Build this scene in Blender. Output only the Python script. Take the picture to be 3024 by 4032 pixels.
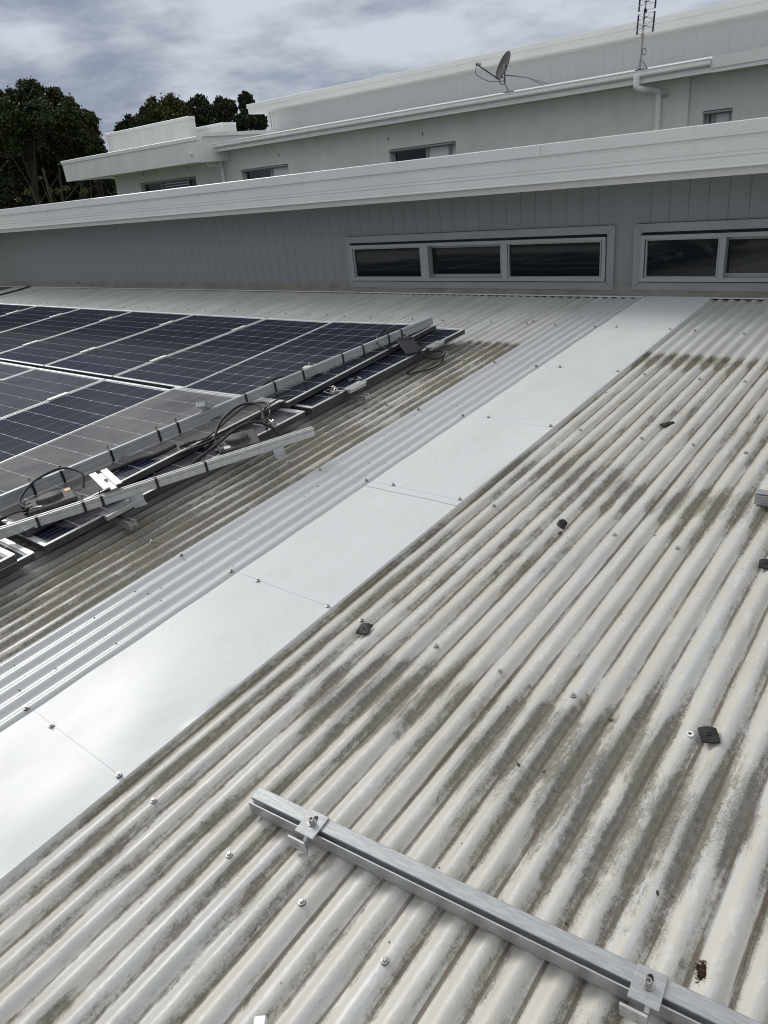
import bpy, math, random
import numpy as np
from mathutils import Matrix, Vector
R = math.radians
random.seed(7); rng = np.random.default_rng(7)
for o in list(bpy.data.objects): bpy.data.objects.remove(o)
scene = bpy.context.scene
C = scene.collection

# ------------------------------------------------------------------ camera
SLOPE = R(4.124)                       # pitch of the ribbed roof (rises towards the wall)
SM = Matrix.Rotation(SLOPE, 4, 'X')    # roof frame -> world
cam_d = bpy.data.cameras.new('camera'); cam = bpy.data.objects.new('camera', cam_d); C.objects.link(cam)
cam.matrix_world = (Matrix.Translation(SM @ Vector((0, 0, 1.44))) @ Matrix.Rotation(R(40.974), 4, 'Z')
                    @ Matrix.Rotation(R(65.163), 4, 'X') @ Matrix.Rotation(R(-6.127), 4, 'Z'))
cam_d.sensor_fit = 'VERTICAL'; cam_d.sensor_height = 36.0; cam_d.lens = 36.0 * 2844 / 4032
cam_d.clip_start = 0.05; cam_d.clip_end = 6000
scene.camera = cam
scene.cycles.filter_width = 1.1
scene.render.resolution_x = 768; scene.render.resolution_y = 1024

# ------------------------------------------------------------------ node helper
class NT:
    def __init__(s, tree): s.t = tree; s.n = tree.nodes; s.l = tree.links
    def set(s, sock, v):
        if hasattr(v, 'is_output') or isinstance(v, bpy.types.NodeSocket): s.l.new(v, sock)
        elif v is not None:
            if sock.type == 'RGBA' and len(v) == 3: v = (*v, 1)
            sock.default_value = v
    def node(s, typ, **k):
        n = s.n.new(typ)
        for a, b in k.items(): setattr(n, a, b)
        return n
    def m(s, op, a, b=None, c=None, clamp=False):
        n = s.node('ShaderNodeMath', operation=op, use_clamp=clamp)
        s.set(n.inputs[0], a); s.set(n.inputs[1], b); s.set(n.inputs[2], c)
        return n.outputs[0]
    def add(s, a, b): return s.m('ADD', a, b)
    def mul(s, a, b): return s.m('MULTIPLY', a, b)
    def ss(s, v, lo, hi, a=0., b=1.):
        n = s.node('ShaderNodeMapRange', interpolation_type='SMOOTHSTEP')
        s.set(n.inputs[0], v); s.set(n.inputs[1], lo); s.set(n.inputs[2], hi); s.set(n.inputs[3], a); s.set(n.inputs[4], b)
        return n.outputs[0]
    def xyz(s, v):
        n = s.node('ShaderNodeSeparateXYZ'); s.set(n.inputs[0], v); return n.outputs
    def vec(s, x, y, z=0.):
        n = s.node('ShaderNodeCombineXYZ'); s.set(n.inputs[0], x); s.set(n.inputs[1], y); s.set(n.inputs[2], z); return n.outputs[0]
    def scale(s, v, k):
        n = s.node('ShaderNodeVectorMath', operation='MULTIPLY'); s.set(n.inputs[0], v); s.set(n.inputs[1], k); return n.outputs[0]
    def noise(s, v, sc=1., det=3., rough=.55, dist=0.):
        n = s.node('ShaderNodeTexNoise'); s.set(n.inputs['Vector'], v); n.inputs['Scale'].default_value = sc
        n.inputs['Detail'].default_value = det; n.inputs['Roughness'].default_value = rough; n.inputs['Distortion'].default_value = dist
        return n.outputs['Fac']
    def mix(s, f, a, b):
        n = s.node('ShaderNodeMix', data_type='RGBA'); s.set(n.inputs[0], f); s.set(n.inputs[6], a); s.set(n.inputs[7], b); return n.outputs[2]
    def obj(s): return s.node('ShaderNodeTexCoord').outputs['Object']
    def bump(s, h, dist=.002, st=.5):
        n = s.node('ShaderNodeBump'); n.inputs['Strength'].default_value = st; n.inputs['Distance'].default_value = dist
        s.set(n.inputs['Height'], h); return n.outputs[0]

# ------------------------------------------------------------------ sky: overcast, brighter overhead (as overcast skies are)
SUN_DIR = Vector((-0.80, 0.16, 0.60)).normalized()       # towards the sun behind the cloud
world = bpy.data.worlds.new('World'); scene.world = world; world.use_nodes = True
w = NT(world.node_tree); w.n.clear()
sky = w.node('ShaderNodeTexSky', sky_type='NISHITA'); sky.sun_disc = False
sky.sun_elevation = math.asin(SUN_DIR.z); sky.sun_rotation = math.atan2(SUN_DIR.x, SUN_DIR.y)
g = w.node('ShaderNodeTexCoord').outputs['Generated']
gx, gy, gz = w.xyz(g)
CS = 3.1                                              # cloud layers: long near the horizon, lumpy overhead
warp = w.noise(w.scale(g, (1.6, 1.6, 4.0)), 1., 3., .5)
def layer(kx, kz, wv, off, det, rough):
    return w.noise(w.vec(w.add(w.mul(gx, kx), w.mul(warp, wv)), w.add(w.mul(gy, kx), off), w.add(w.mul(gz, kz), w.mul(warp, wv))), 1., det, rough)
c1 = layer(3.0, 11., 1.3, CS, 6., .55)
c2 = layer(8.0, 24., 1.0, CS + 6, 5., .58)
cl = w.add(w.mul(c1, .70), w.mul(c2, .30))
cf = w.ss(cl, .40, .61)
lowc = w.mix(cf, (0.30, 0.355, 0.475), (0.77, 0.82, 0.905))
highc = w.mix(cf, (0.52, 0.53, 0.545), (0.91, 0.92, 0.915))
ccol = w.mix(w.ss(gz, .15, .55), lowc, highc)
el = w.m('MAXIMUM', gz, 0.0)
grad = w.add(1.06, w.mul(.50, el))
cloud = w.scale(ccol, w.vec(grad, grad, grad))
cloud10 = w.scale(cloud, (10, 10, 10))
skyc = w.mix(0.95, sky.outputs[0], cloud10)
bg = w.node('ShaderNodeBackground'); w.set(bg.inputs[0], skyc); bg.inputs[1].default_value = 0.055
out = w.node('ShaderNodeOutputWorld'); w.l.new(bg.outputs[0], out.inputs[0])

sl = bpy.data.lights.new('sun', 'SUN'); sl.energy = 1.5; sl.angle = R(17); sl.color = (1.0, 0.985, 0.955)
sun = bpy.data.objects.new('sun', sl); C.objects.link(sun)
sun.rotation_euler = SUN_DIR.to_track_quat('Z', 'Y').to_euler()
sun.location = (-20, 10, 30)
scene.view_settings.view_transform = 'Standard'; scene.view_settings.look = 'None'
scene.view_settings.exposure = 0.36; scene.view_settings.gamma = 1.0
scene.view_settings.use_curve_mapping = False

# ------------------------------------------------------------------ materials
def mat(name, col, rough=.5, metal=0., spec=.5, var=0., vscale=8., bump=0., bscale=60., coat=0.):
    m = bpy.data.materials.new(name); m.use_nodes = True; t = NT(m.node_tree)
    b = t.n['Principled BSDF']; b.inputs['Roughness'].default_value = rough; b.inputs['Metallic'].default_value = metal
    b.inputs['Specular IOR Level'].default_value = spec; b.inputs['Coat Weight'].default_value = coat; b.inputs['Coat Roughness'].default_value = .08
    b.inputs['Base Color'].default_value = (*col, 1)
    if var:
        n = t.noise(t.obj(), vscale, 5., .6); f = t.ss(n, .3, .7)
        t.set(b.inputs['Base Color'], t.mix(f, tuple(c * (1 - var) for c in col), tuple(min(1, c * (1 + var)) for c in col)))
        t.set(b.inputs['Roughness'], t.ss(n, .25, .75, max(.03, rough - .1), min(1, rough + .12)))
    if bump:
        t.set(b.inputs['Normal'], t.bump(t.noise(t.obj(), bscale, 4., .6), bump, 1.))
    return m
XC, P = -1.428, 0.0752            # a crest of the ribs, rib pitch
def mat_old():
    m = bpy.data.materials.new('weathered_ribbed_steel'); m.use_nodes = True; t = NT(m.node_tree); b = t.n['Principled BSDF']
    X, Y, Z = t.xyz(t.obj())
    ph = t.mul(t.add(X, -XC), 2 * math.pi / P)
    cr = t.m('COSINE', ph)                                   # 1 on a crest, -1 in a valley
    wob = t.noise(t.vec(t.mul(X, 9), t.mul(Y, 9)), 1., 4., .6)
    streak = t.noise(t.vec(t.mul(X, 60), t.mul(Y, 1.3), 2.), 1., 4., .6)
    streak2 = t.noise(t.vec(t.mul(X, 150), t.mul(Y, 5), 7.), 1., 4., .65)
    mott = t.noise(t.vec(t.mul(X, 17), t.mul(Y, 7), 5.), 1., 8., .72, .7)
    mott2 = t.noise(t.vec(t.mul(X, 5), t.mul(Y, 2.1), 15.), 1., 5., .65, .6)
    speck = t.noise(t.vec(t.mul(X, 70), t.mul(Y, 48), 1.), 1., 6., .75)
    rib = t.noise(t.vec(t.m('FLOOR', t.add(t.m('DIVIDE', t.add(X, -XC), P), .5)), t.mul(Y, .8), 4.), 1.7, 2., .5)
    def gau(c, wd):
        d = t.m('DIVIDE', t.add(t.add(Y, -c), t.mul(t.add(wob, -.5), .22)), wd); return t.m('EXPONENT', t.mul(t.mul(d, d), -1.))
    upper = t.ss(t.add(Y, t.mul(t.add(wob, -.5), .07)), 4.30, 4.36)      # washed part above the old panel edge
    band = t.m('MAXIMUM', t.m('MAXIMUM', t.mul(gau(4.19, .13), 1.05), t.mul(gau(2.60, .16), .8)), t.m('MAXIMUM', t.mul(gau(1.15, .22), .8), t.mul(gau(.5, .25), .35)))
    left = t.mul(t.ss(X, -3.05, -2.80), t.ss(X, -2.30, -2.20, 1, 0))      # grimy strip between panels and new ribs
    under = t.ss(X, -2.95, -2.82, 1, 0)
    cr2 = t.m('COSINE', t.add(ph, .60)); asc = t.ss(t.m('SINE', ph), .2, -.9)
    valley = t.ss(t.m('COSINE', t.add(ph, .25)), -.87, -.998)
    side = t.m('SINE', ph)
    # deposits
    vg = t.mul(t.mul(valley, t.ss(t.add(t.add(t.mul(streak2, .7), t.mul(speck, .3)), t.mul(mott2, .5)), .56, .88)), 1.35)
    zone = t.ss(t.noise(t.vec(t.mul(X, 1.7), t.mul(Y, 1.25), 33.), 1., 3., .55, .5), .38, .66)
    lo = t.ss(t.add(cr2, t.mul(t.add(mott, -.5), 3.0)), .55, -.80)
    fine = t.noise(t.vec(t.mul(X, 260), t.mul(Y, 170), 11.), 1., 4., .7)
    run = t.noise(t.vec(t.mul(X, 34), t.mul(Y, 2.4), 21.), 1., 5., .62, .4)           # run-off streaks down the ribs
    sm = t.m('FRACT', t.m('DIVIDE', t.add(X, -(XC + 6.5 * P)), 10 * P))
    seam = t.ss(sm, .100, .088)                                                     # washed rib on each sheet lap
    G = t.add(t.add(t.mul(mott, .58), t.mul(mott2, .22)), t.add(t.mul(band, .27), t.mul(left, .22)))
    G = t.add(G, t.add(t.mul(t.ss(cr2, .60, -.92), .21), t.add(t.mul(speck, .36), t.mul(zone, .27))))
    G = t.add(G, t.add(t.mul(t.add(fine, -.5), .40), t.mul(t.add(run, -.5), .70)))
    G = t.m('SUBTRACT', G, t.mul(seam, .16))
    mould = t.ss(G, .81, 1.12)
    fk = t.noise(t.vec(t.mul(X, 130), t.mul(Y, 110), 51.), 1., 3., .6)
    black = t.mul(t.ss(fk, .60, .68), t.ss(G, .92, 1.15))
    lapline = t.mul(t.m('MAXIMUM', t.ss(t.m('ABSOLUTE', t.add(sm, -.001)), .009, .003), t.ss(t.m('ABSOLUTE', t.add(sm, -.101)), .009, .003)), t.ss(t.add(run, t.mul(fine, .3)), .45, .72))
    dust = t.ss(t.add(mott2, t.mul(streak, .5)), .55, .95)
    fade = t.m('SUBTRACT', 1., t.mul(upper, .86))
    fade = t.mul(fade, t.m('SUBTRACT', 1., t.mul(under, .7)))
    white = t.mix(t.ss(rib, .35, .65), (.47, .48, .47), (.565, .58, .575))
    cream = t.mul(t.mul(t.ss(t.add(t.add(streak, t.mul(mott2, .6)), t.mul(asc, .16)), .54, 1.0), fade), .58)
    col = t.mix(cream, white, (.505, .465, .385))
    col = t.mix(t.mul(t.mul(lo, t.ss(mott2, .3, .75)), t.mul(fade, .24)), col, (.32, .305, .265))
    col = t.mix(t.mul(t.mul(dust, fade), t.mul(left, .45)), col, (.34, .30, .24))
    green = t.mix(t.ss(mott2, .4, .62), (.108, .096, .076), (.135, .132, .088))
    col = t.mix(t.mul(t.mul(t.m('MINIMUM', mould, .9), t.ss(speck, .25, .65, .70, 1.)), fade), col, green)
    col = t.mix(t.mul(t.m('MINIMUM', vg, .85), fade), col, (.12, .095, .07))
    col = t.mix(t.mul(lapline, t.add(.25, t.mul(fade, .6))), col, (.085, .065, .05))
    col = t.mix(t.mul(t.mul(black, fade), .75), col, (.045, .04, .03))
    scuff = t.mul(t.ss(cr, .35, .9), t.mul(t.ss(t.add(t.mul(mott, .6), t.mul(speck, .45)), .50, .66), fade))
    col = t.mix(t.mul(scuff, .65), col, (.70, .71, .70))
    edge = t.mul(gau(4.27, .045), t.ss(t.add(mott, t.mul(speck, .4)), .5, .85))
    col = t.mix(t.mul(t.mul(edge, lo), t.m('SUBTRACT', 1., under)), col, (.07, .06, .045))
    t.set(b.inputs['Base Color'], col)
    t.set(b.inputs['Roughness'], t.add(.28, t.mul(.45, t.m('MINIMUM', t.add(t.mul(cream, .6), mould), 1.))))
    b.inputs['Specular IOR Level'].default_value = .5
    t.set(b.inputs['Normal'], t.bump(t.add(t.mul(speck, .5), t.add(t.mul(mott, .8), t.mul(t.mul(fine, mould), .6))), .0018, .7))
    return m
def mat_clean(name, col, rough, pencil=False):
    m = bpy.data.materials.new(name); m.use_nodes = True; t = NT(m.node_tree); b = t.n['Principled BSDF']
    X, Y, Z = t.xyz(t.obj())
    n = t.noise(t.vec(t.mul(X, 4), t.mul(Y, 1.5)), 1., 5., .6)
    f = t.noise(t.vec(t.mul(X, 70), t.mul(Y, 40)), 1., 4., .7)
    c = t.mix(t.ss(n, .3, .7), tuple(v * .95 for v in col), col)
    c = t.mix(t.mul(t.ss(f, .68, .80), .25), c, (.35, .33, .28))
    if pencil:                                   # pencilled screw lines and a scuffed hand print, drawn on the sheet
        tot = None
        for y0 in (.522, 1.376, 2.214, 3.052, 3.90, 4.77):
            d = t.m('ABSOLUTE', t.add(t.add(Y, -y0), t.mul(t.add(X, 1.75), .012)))
            l = t.ss(d, .0012, .0022, .55, 0); tot = l if tot is None else t.m('MAXIMUM', tot, l)
        c = t.mix(tot, c, (.28, .29, .42))
        sm = t.mul(t.ss(t.noise(t.vec(t.mul(X, 22), t.mul(Y, 10), 3.), 1., 4., .7, 1.2), .60, .72), t.ss(t.m('ABSOLUTE', t.add(Y, -2.02)), .05, .16, .45, 0))
        c = t.mix(sm, c, (.52, .53, .53))
        wm = t.noise(t.vec(t.mul(X, 3.5), t.mul(Y, 2.2), 8.), 1., 5., .62, 1.5); ring = t.ss(t.m('ABSOLUTE', t.add(wm, -.5)), .0, .035, .16, 0)
        c = t.mix(ring, c, (.50, .50, .48))
        ft = t.mul(t.ss(t.noise(t.vec(t.mul(X, 26), t.mul(Y, 9), 13.), 1., 5., .7, .8), .62, .74), t.ss(t.noise(t.vec(t.mul(X, 2.), t.mul(Y, 1.6), 3.), 1., 2., .5), .50, .62, 0, .30))
        c = t.mix(ft, c, (.42, .41, .38))
    t.set(b.inputs['Base Color'], c)
    t.set(b.inputs['Roughness'], t.add(rough, t.mul(t.add(n, -.5), .22))); b.inputs['Specular IOR Level'].default_value = .22 if pencil else .5
    t.set(b.inputs['Normal'], t.bump(f, .0003, .4))
    return m
BARE_RECTS = [(-3.10, 1.66, .085, .095, .35), (-2.97, 2.66, .06, .05, .2), (-2.97, 1.12, .10, .05, .3), (-3.02, 2.02, .05, .04, .0)]
def mat_cell(dust_sheen=.02):
    m = bpy.data.materials.new('solar_cell'); m.use_nodes = True; t = NT(m.node_tree); b = t.n['Principled BSDF']
    X, Y, Z = t.xyz(t.obj())
    v = t.node('ShaderNodeTexVoronoi'); v.inputs['Scale'].default_value = 55; t.set(v.inputs['Vector'], t.obj())
    gx = t.m('ABSOLUTE', t.add(t.m('FRACT', t.mul(X, 5 / .1655)), -.5))
    bus = t.ss(gx, .445, .47, 0, .32)                          # busbars along the cell
    oi = t.node('ShaderNodeObjectInfo').outputs['Random']
    base = t.mix(t.mul(t.add(v.outputs['Color'], oi), .5) if False else oi, (.007, .009, .020), (.010, .013, .028))
    base = t.mix(t.mul(t.xyz(v.outputs['Color'])[0], .35), base, (.011, .016, .042))
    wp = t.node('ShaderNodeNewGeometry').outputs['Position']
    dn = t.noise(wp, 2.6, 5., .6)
    df = t.ss(dn, .30, .62, dust_sheen * .55, dust_sheen)
    if dust_sheen > .2:                                # soft-edged rectangles without the grey film on the loose panels
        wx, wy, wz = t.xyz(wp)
        for cx, cy, hx, hy, an in BARE_RECTS:
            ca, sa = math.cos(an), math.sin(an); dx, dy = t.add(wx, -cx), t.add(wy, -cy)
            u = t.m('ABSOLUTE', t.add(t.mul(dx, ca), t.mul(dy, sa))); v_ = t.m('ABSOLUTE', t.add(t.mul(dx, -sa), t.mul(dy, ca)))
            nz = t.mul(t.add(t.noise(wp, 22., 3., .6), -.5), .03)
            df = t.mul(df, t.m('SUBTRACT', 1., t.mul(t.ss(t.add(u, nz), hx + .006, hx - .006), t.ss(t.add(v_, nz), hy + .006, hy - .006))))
    base = t.mix(df, base, (.33, .315, .295))  # grey film: dust, plus grey sky reflection put into the colour
    b.inputs['Specular IOR Level'].default_value = 0.
    gl = t.node('ShaderNodeBsdfGlossy'); gl.inputs['Roughness'].default_value = .07
    fr = t.node('ShaderNodeFresnel'); fr.inputs[0].default_value = 1.5
    mx = t.node('ShaderNodeMixShader'); t.set(mx.inputs[0], t.mul(fr.outputs[0], .46 if dust_sheen < .1 else .6)); t.l.new(b.outputs[0], mx.inputs[1]); t.l.new(gl.outputs[0], mx.inputs[2])
    t.l.new(mx.outputs[0], t.n['Material Output'].inputs[0])
    t.set(b.inputs['Base Color'], t.mix(bus, base, (.35, .36, .38)))
    b.inputs['Roughness'].default_value = .07; b.inputs['IOR'].default_value = 1.55
    return m
def mat_leaf(name, a, c):
    m = bpy.data.materials.new(name); m.use_nodes = True; t = NT(m.node_tree); b = t.n['Principled BSDF']
    n = t.noise(t.obj(), .9, 4., .6); n2 = t.noise(t.obj(), 6., 3., .6)
    t.set(b.inputs['Base Color'], t.mix(t.ss(t.add(t.mul(n, .6), t.mul(n2, .4)), .35, .65), a, c))
    b.inputs['Roughness'].default_value = .55; b.inputs['Specular IOR Level'].default_value = .25
    return m
def mat_weather(name, col, rough):
    m = bpy.data.materials.new(name); m.use_nodes = True; t = NT(m.node_tree); b = t.n['Principled BSDF']
    X, Y, Z = t.xyz(t.obj())
    s1_ = t.noise(t.vec(t.mul(X, 14), t.mul(Y, 14), t.mul(Z, 1.6)), 1., 5., .65); n = t.noise(t.obj(), 1.3, 4., .6); d = t.noise(t.obj(), 45., 4., .7)
    c = t.mix(t.ss(n, .3, .7), tuple(v * .94 for v in col), col)
    c = t.mix(t.ss(s1_, .56, .78, 0, .22), c, tuple(v * f_ for v, f_ in zip(col, (.62, .58, .50)))); c = t.mix(t.ss(d, .70, .78, 0, .35), c, tuple(v * .4 for v in col))
    t.set(b.inputs['Base Color'], c); t.set(b.inputs['Roughness'], t.add(rough, t.mul(n, .15))); return m
def mat_render(name, col):
    m = bpy.data.materials.new(name); m.use_nodes = True; t = NT(m.node_tree); b = t.n['Principled BSDF']
    X, Y, Z = t.xyz(t.obj())
    n = t.noise(t.obj(), 2.0, 6., .65); s = t.noise(t.vec(t.mul(X, 6), t.mul(Y, 6), t.mul(Z, .8)), 1., 5., .65)
    k = t.ss(t.add(t.mul(n, .6), t.mul(s, .4)), .3, .7)
    t.set(b.inputs['Base Color'], t.mix(k, tuple(v * .86 for v in col), col)); b.inputs['Roughness'].default_value = .85
    t.set(b.inputs['Normal'], t.bump(t.noise(t.obj(), 120., 4., .6), .004, .5)); return m
M = dict(
    old=mat_old(), new=mat_clean('new_ribbed_steel', (.52, .535, .54), .32), cover=mat_clean('white_cover_sheet', (.665, .68, .685), .38, True),
    alu=mat('anodised_aluminium', (.52, .53, .54), .38, .75, .5, .06, 25), alud=mat('dull_grey_rail', (.40, .43, .45), .5, .3, .5, .08, 12), alub=mat('mill_aluminium', (.74, .74, .73), .45, .6, .5, .06, 30),
    mill=mat('weathered_aluminium', (.52, .525, .515), .5, .35, .5, .12, 40), steel=mat('zinc_screw', (.50, .50, .48), .38, .8, .5, .15, 200),
    stain=mat('stainless_bolt', (.45, .45, .45), .3, 1., .5), frame=mat('panel_frame', (.66, .67, .67), .4, .35, .5, .05, 12),
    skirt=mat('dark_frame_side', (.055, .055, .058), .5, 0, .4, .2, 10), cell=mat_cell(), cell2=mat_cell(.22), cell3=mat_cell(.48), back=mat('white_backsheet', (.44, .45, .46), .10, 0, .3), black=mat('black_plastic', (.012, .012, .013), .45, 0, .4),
    rubber=mat('black_rubber', (.016, .016, .016), .6, 0, .4, .3, 40, .0006, 200), cable=mat('black_cable', (.010, .010, .011), .55, 0, .5),
    under=mat('panel_underside', (.30, .30, .30), .6), inv=mat('cast_grey_inverter', (.075, .073, .068), .65, .1, .4, .35, 40, .001, 120),
    navy=mat('dark_inverter', (.012, .014, .024), .45, 0, .4, .2, 30), yellow=mat('yellow_sticker', (.62, .42, .05), .5), wht=mat('white_sticker', (.75, .75, .72), .5, 0, .4, .25, 90),
    clad=mat_weather('grey_painted_board', (.265, .277, .277), .5), trim=mat('grey_painted_trim', (.30, .312, .312), .5, 0, .4, .06, 3),
    wframe=mat('grey_window_frame', (.34, .36, .355), .4, 0, .5, .04, 5), glass=mat('dark_glass', (.010, .013, .015), .04, 0, .5),
    blind=mat('pale_blind_glass', (.78, .82, .82), .12, 0, .5), apron=mat('dusty_apron', (.25, .245, .22), .6, 0, .4, .18, 6),
    fascia=mat_weather('white_fascia', (.85, .86, .845), .32), lip=mat('pale_trim', (.66, .66, .62), .45), soffit=mat('soffit', (.60, .60, .58), .6),
    cladw=mat('white_painted_board', (.76, .78, .78), .5, 0, .4, .04, 1.5), render=mat_render('white_render', (.83, .84, .825)),
    cap=mat_weather('white_cap', (.86, .87, .855), .35), gutter=mat('white_gutter', (.72, .73, .72), .25, 0, .5, .03, 3), pvc=mat('white_pvc', (.86, .86, .85), .35),
    dish=mat('dish_grey', (.055, .055, .062), .75, 0, .2), galv=mat('galvanised', (.30, .31, .32), .5, .6, .5, .15, 30), antdark=mat('antenna_dark', (.02, .022, .035), .5), antl=mat('antenna_rod', (.42, .43, .45), .4, .7), tan=mat('masthead_box', (.42, .39, .30), .6),
    bark=mat('pale_bark', (.05, .045, .035), .85, 0, .2, .35, 5), grass=mat('grass', (.06, .075, .03), .9, 0, .2, .35, .4), moss=mat('dead_moss', (.055, .034, .022), .9, 0, .2, .4, 60),
    litter=mat('dry_leaf', (.05, .042, .033), .8), lf1=mat_leaf('gum_leaf', (.026, .038, .014), (.074, .092, .032)), lf2=mat_leaf('olive_leaf', (.042, .050, .017), (.125, .120, .042)), lf3=mat_leaf('dark_leaf', (.020, .029, .013), (.052, .068, .029)), lf4=mat_leaf('pale_leaf', (.09, .09, .04), (.15, .14, .07)),
)
# ------------------------------------------------------------------ mesh builders
class MB:
    def __init__(s): s.v = []; s.f = []; s.mi = []
    def poly(s, verts, faces, mi=0):
        b = len(s.v); s.v += [tuple(v) for v in verts]; s.f += [tuple(i + b for i in f) for f in faces]; s.mi += [mi] * len(faces); return s
    def box(s, x0, x1, y0, y1, z0, z1, mi=0, T=None, ch=0.):
        if ch > 0: return s.cbox(x0, x1, y0, y1, z0, z1, ch, mi, T)
        v = [(x, y, z) for z in (z0, z1) for y in (y0, y1) for x in (x0, x1)]
        if T is not None: v = [tuple(T @ Vector(p)) for p in v]
        return s.poly(v, [(0, 2, 3, 1), (4, 5, 7, 6), (0, 1, 5, 4), (2, 6, 7, 3), (0, 4, 6, 2), (1, 3, 7, 5)], mi)
    def cbox(s, x0, x1, y0, y1, z0, z1, c, mi=0, T=None):      # box with chamfered edges
        v = []; idx = {}
        lo = (x0, y0, z0); hi = (x1, y1, z1)
        for sx in (0, 1):
            for sy in (0, 1):
                for sz in (0, 1):
                    for ax in range(3):
                        p = []
                        for k, sg in enumerate((sx, sy, sz)):
                            e = hi[k] if sg else lo[k]
                            p.append(e if k == ax else e + (-c if sg else c))
                        idx[(sx, sy, sz, ax)] = len(v); v.append(tuple(p))
        f = []
        for ax in range(3):
            a, b = [k for k in range(3) if k != ax]
            for sg in (0, 1):
                q = []
                for u, w_ in ((0, 0), (1, 0), (1, 1), (0, 1)):
                    k = [0, 0, 0]; k[ax] = sg; k[a] = u; k[b] = w_; q.append(idx[(*k, ax)])
                f.append(tuple(q))
            for u in (0, 1):
                for w_ in (0, 1):
                    k0 = [0, 0, 0]; k0[a] = u; k0[b] = w_; k1 = list(k0); k1[ax] = 1
                    f.append((idx[(*k0, a)], idx[(*k1, a)], idx[(*k1, b)], idx[(*k0, b)]))
        for sx in (0, 1):
            for sy in (0, 1):
                for sz in (0, 1): f.append(tuple(idx[(sx, sy, sz, ax)] for ax in range(3)))
        if T is not None: v = [tuple(T @ Vector(p)) for p in v]
        return s.poly(v, f, mi)
    def prism(s, prof, x0, x1, mi=0, axis='x', T=None):        # closed profile (a, b) swept along an axis
        n = len(prof)
        if axis == 'x': v = [(x0, a, b) for a, b in prof] + [(x1, a, b) for a, b in prof]
        elif axis == 'y': v = [(a, x0, b) for a, b in prof] + [(a, x1, b) for a, b in prof]
        else: v = [(a, b, x0) for a, b in prof] + [(a, b, x1) for a, b in prof]
        if T is not None: v = [tuple(T @ Vector(p)) for p in v]
        f = [(i, (i + 1) % n, n + (i + 1) % n, n + i) for i in range(n)] + [tuple(range(n))[::-1], tuple(range(n, 2 * n))]
        return s.poly(v, f, mi)
    def tube(s, pts, r, seg=8, mi=0, cap=True):
        pts = [Vector(p) for p in pts]; n = len(pts); rs = r if hasattr(r, '__len__') else [r] * n
        up = None; v = []
        for i, p in enumerate(pts):
            d = (pts[min(i + 1, n - 1)] - pts[max(i - 1, 0)]).normalized()
            if up is None:
                up = Vector((0, 0, 1)) if abs(d.z) < .9 else Vector((1, 0, 0))
            a = (up - d * up.dot(d)).normalized(); up = a; b = d.cross(a)
            for k in range(seg):
                t = 2 * math.pi * k / seg; v.append(p + (a * math.cos(t) + b * math.sin(t)) * rs[i])
        f = [(i * seg + k, i * seg + (k + 1) % seg, (i + 1) * seg + (k + 1) % seg, (i + 1) * seg + k) for i in range(n - 1) for k in range(seg)]
        if cap: f += [tuple(range(seg))[::-1], tuple(range((n - 1) * seg, n * seg))]
        return s.poly(v, f, mi)
    def lathe(s, prof, seg=12, mi=0, T=None):                   # profile (r, z) round the z axis
        n = len(prof); v = []
        for r_, z in prof:
            for k in range(seg):
                t = 2 * math.pi * k / seg; v.append((r_ * math.cos(t), r_ * math.sin(t), z))
        if T is not None: v = [tuple(T @ Vector(p)) for p in v]
        f = [(i * seg + k, i * seg + (k + 1) % seg, (i + 1) * seg + (k + 1) % seg, (i + 1) * seg + k) for i in range(n - 1) for k in range(seg)]
        f += [tuple(range(seg))[::-1], tuple(range((n - 1) * seg, n * seg))]
        return s.poly(v, f, mi)
    def mesh(s, name, mats, smooth=False):
        me = bpy.data.meshes.new(name); me.from_pydata(s.v, [], s.f)
        for m in (mats if isinstance(mats, (list, tuple)) else [mats]): me.materials.append(m)
        if any(s.mi): me.polygons.foreach_set('material_index', s.mi)
        if smooth:
            me.polygons.foreach_set('use_smooth', [True] * len(me.polygons))
            if smooth != 'all': me.set_sharp_from_angle(angle=R(38))
        me.update(); return me
    def build(s, name, mats, parent=None, smooth=False, T=None): return link(name, s.mesh(name, mats, smooth), parent, T)
def link(name, me, parent=None, T=None):
    o = bpy.data.objects.new(name, me); C.objects.link(o)
    if parent is not None: o.parent = parent
    if T is not None: o.matrix_local = T
    return o
def tag(o, label, cat, group=None):
    o['label'] = label; o['category'] = cat
    if group: o['group'] = group
    return o
def thing(name, label, cat, T=None, group=None):
    o = link(name, None, None, T); o.empty_display_size = .1; return tag(o, label, cat, group)
def struct(o): o['kind'] = 'structure'; return o
def rf(x=0, y=0, z=0, rz=0): return SM @ Matrix.Translation((x, y, z)) @ Matrix.Rotation(rz, 4, 'Z')
def tr(x=0, y=0, z=0, rz=0): return Matrix.Translation((x, y, z)) @ Matrix.Rotation(rz, 4, 'Z')
def spline(pts, n=6):
    p = [Vector(q) for q in pts]; p = [p[0] * 2 - p[1]] + p + [p[-1] * 2 - p[-2]]; o = []
    for i in range(1, len(p) - 2):
        for k in range(n):
            t = k / n; a, b, c, d = p[i - 1:i + 3]
            o.append(.5 * (2 * b + (c - a) * t + (2 * a - 5 * b + 4 * c - d) * t * t + (3 * b - a - 3 * c + d) * t ** 3))
    return o + [p[-2]]

# ================================================================== SETTING
# ground
gm = MB(); gm.poly([(-900, -900, -4.2), (900, -900, -4.2), (900, 900, -4.2), (-900, 900, -4.2)], [(0, 1, 2, 3)])
struct(gm.build('ground', M['grass']))

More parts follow.
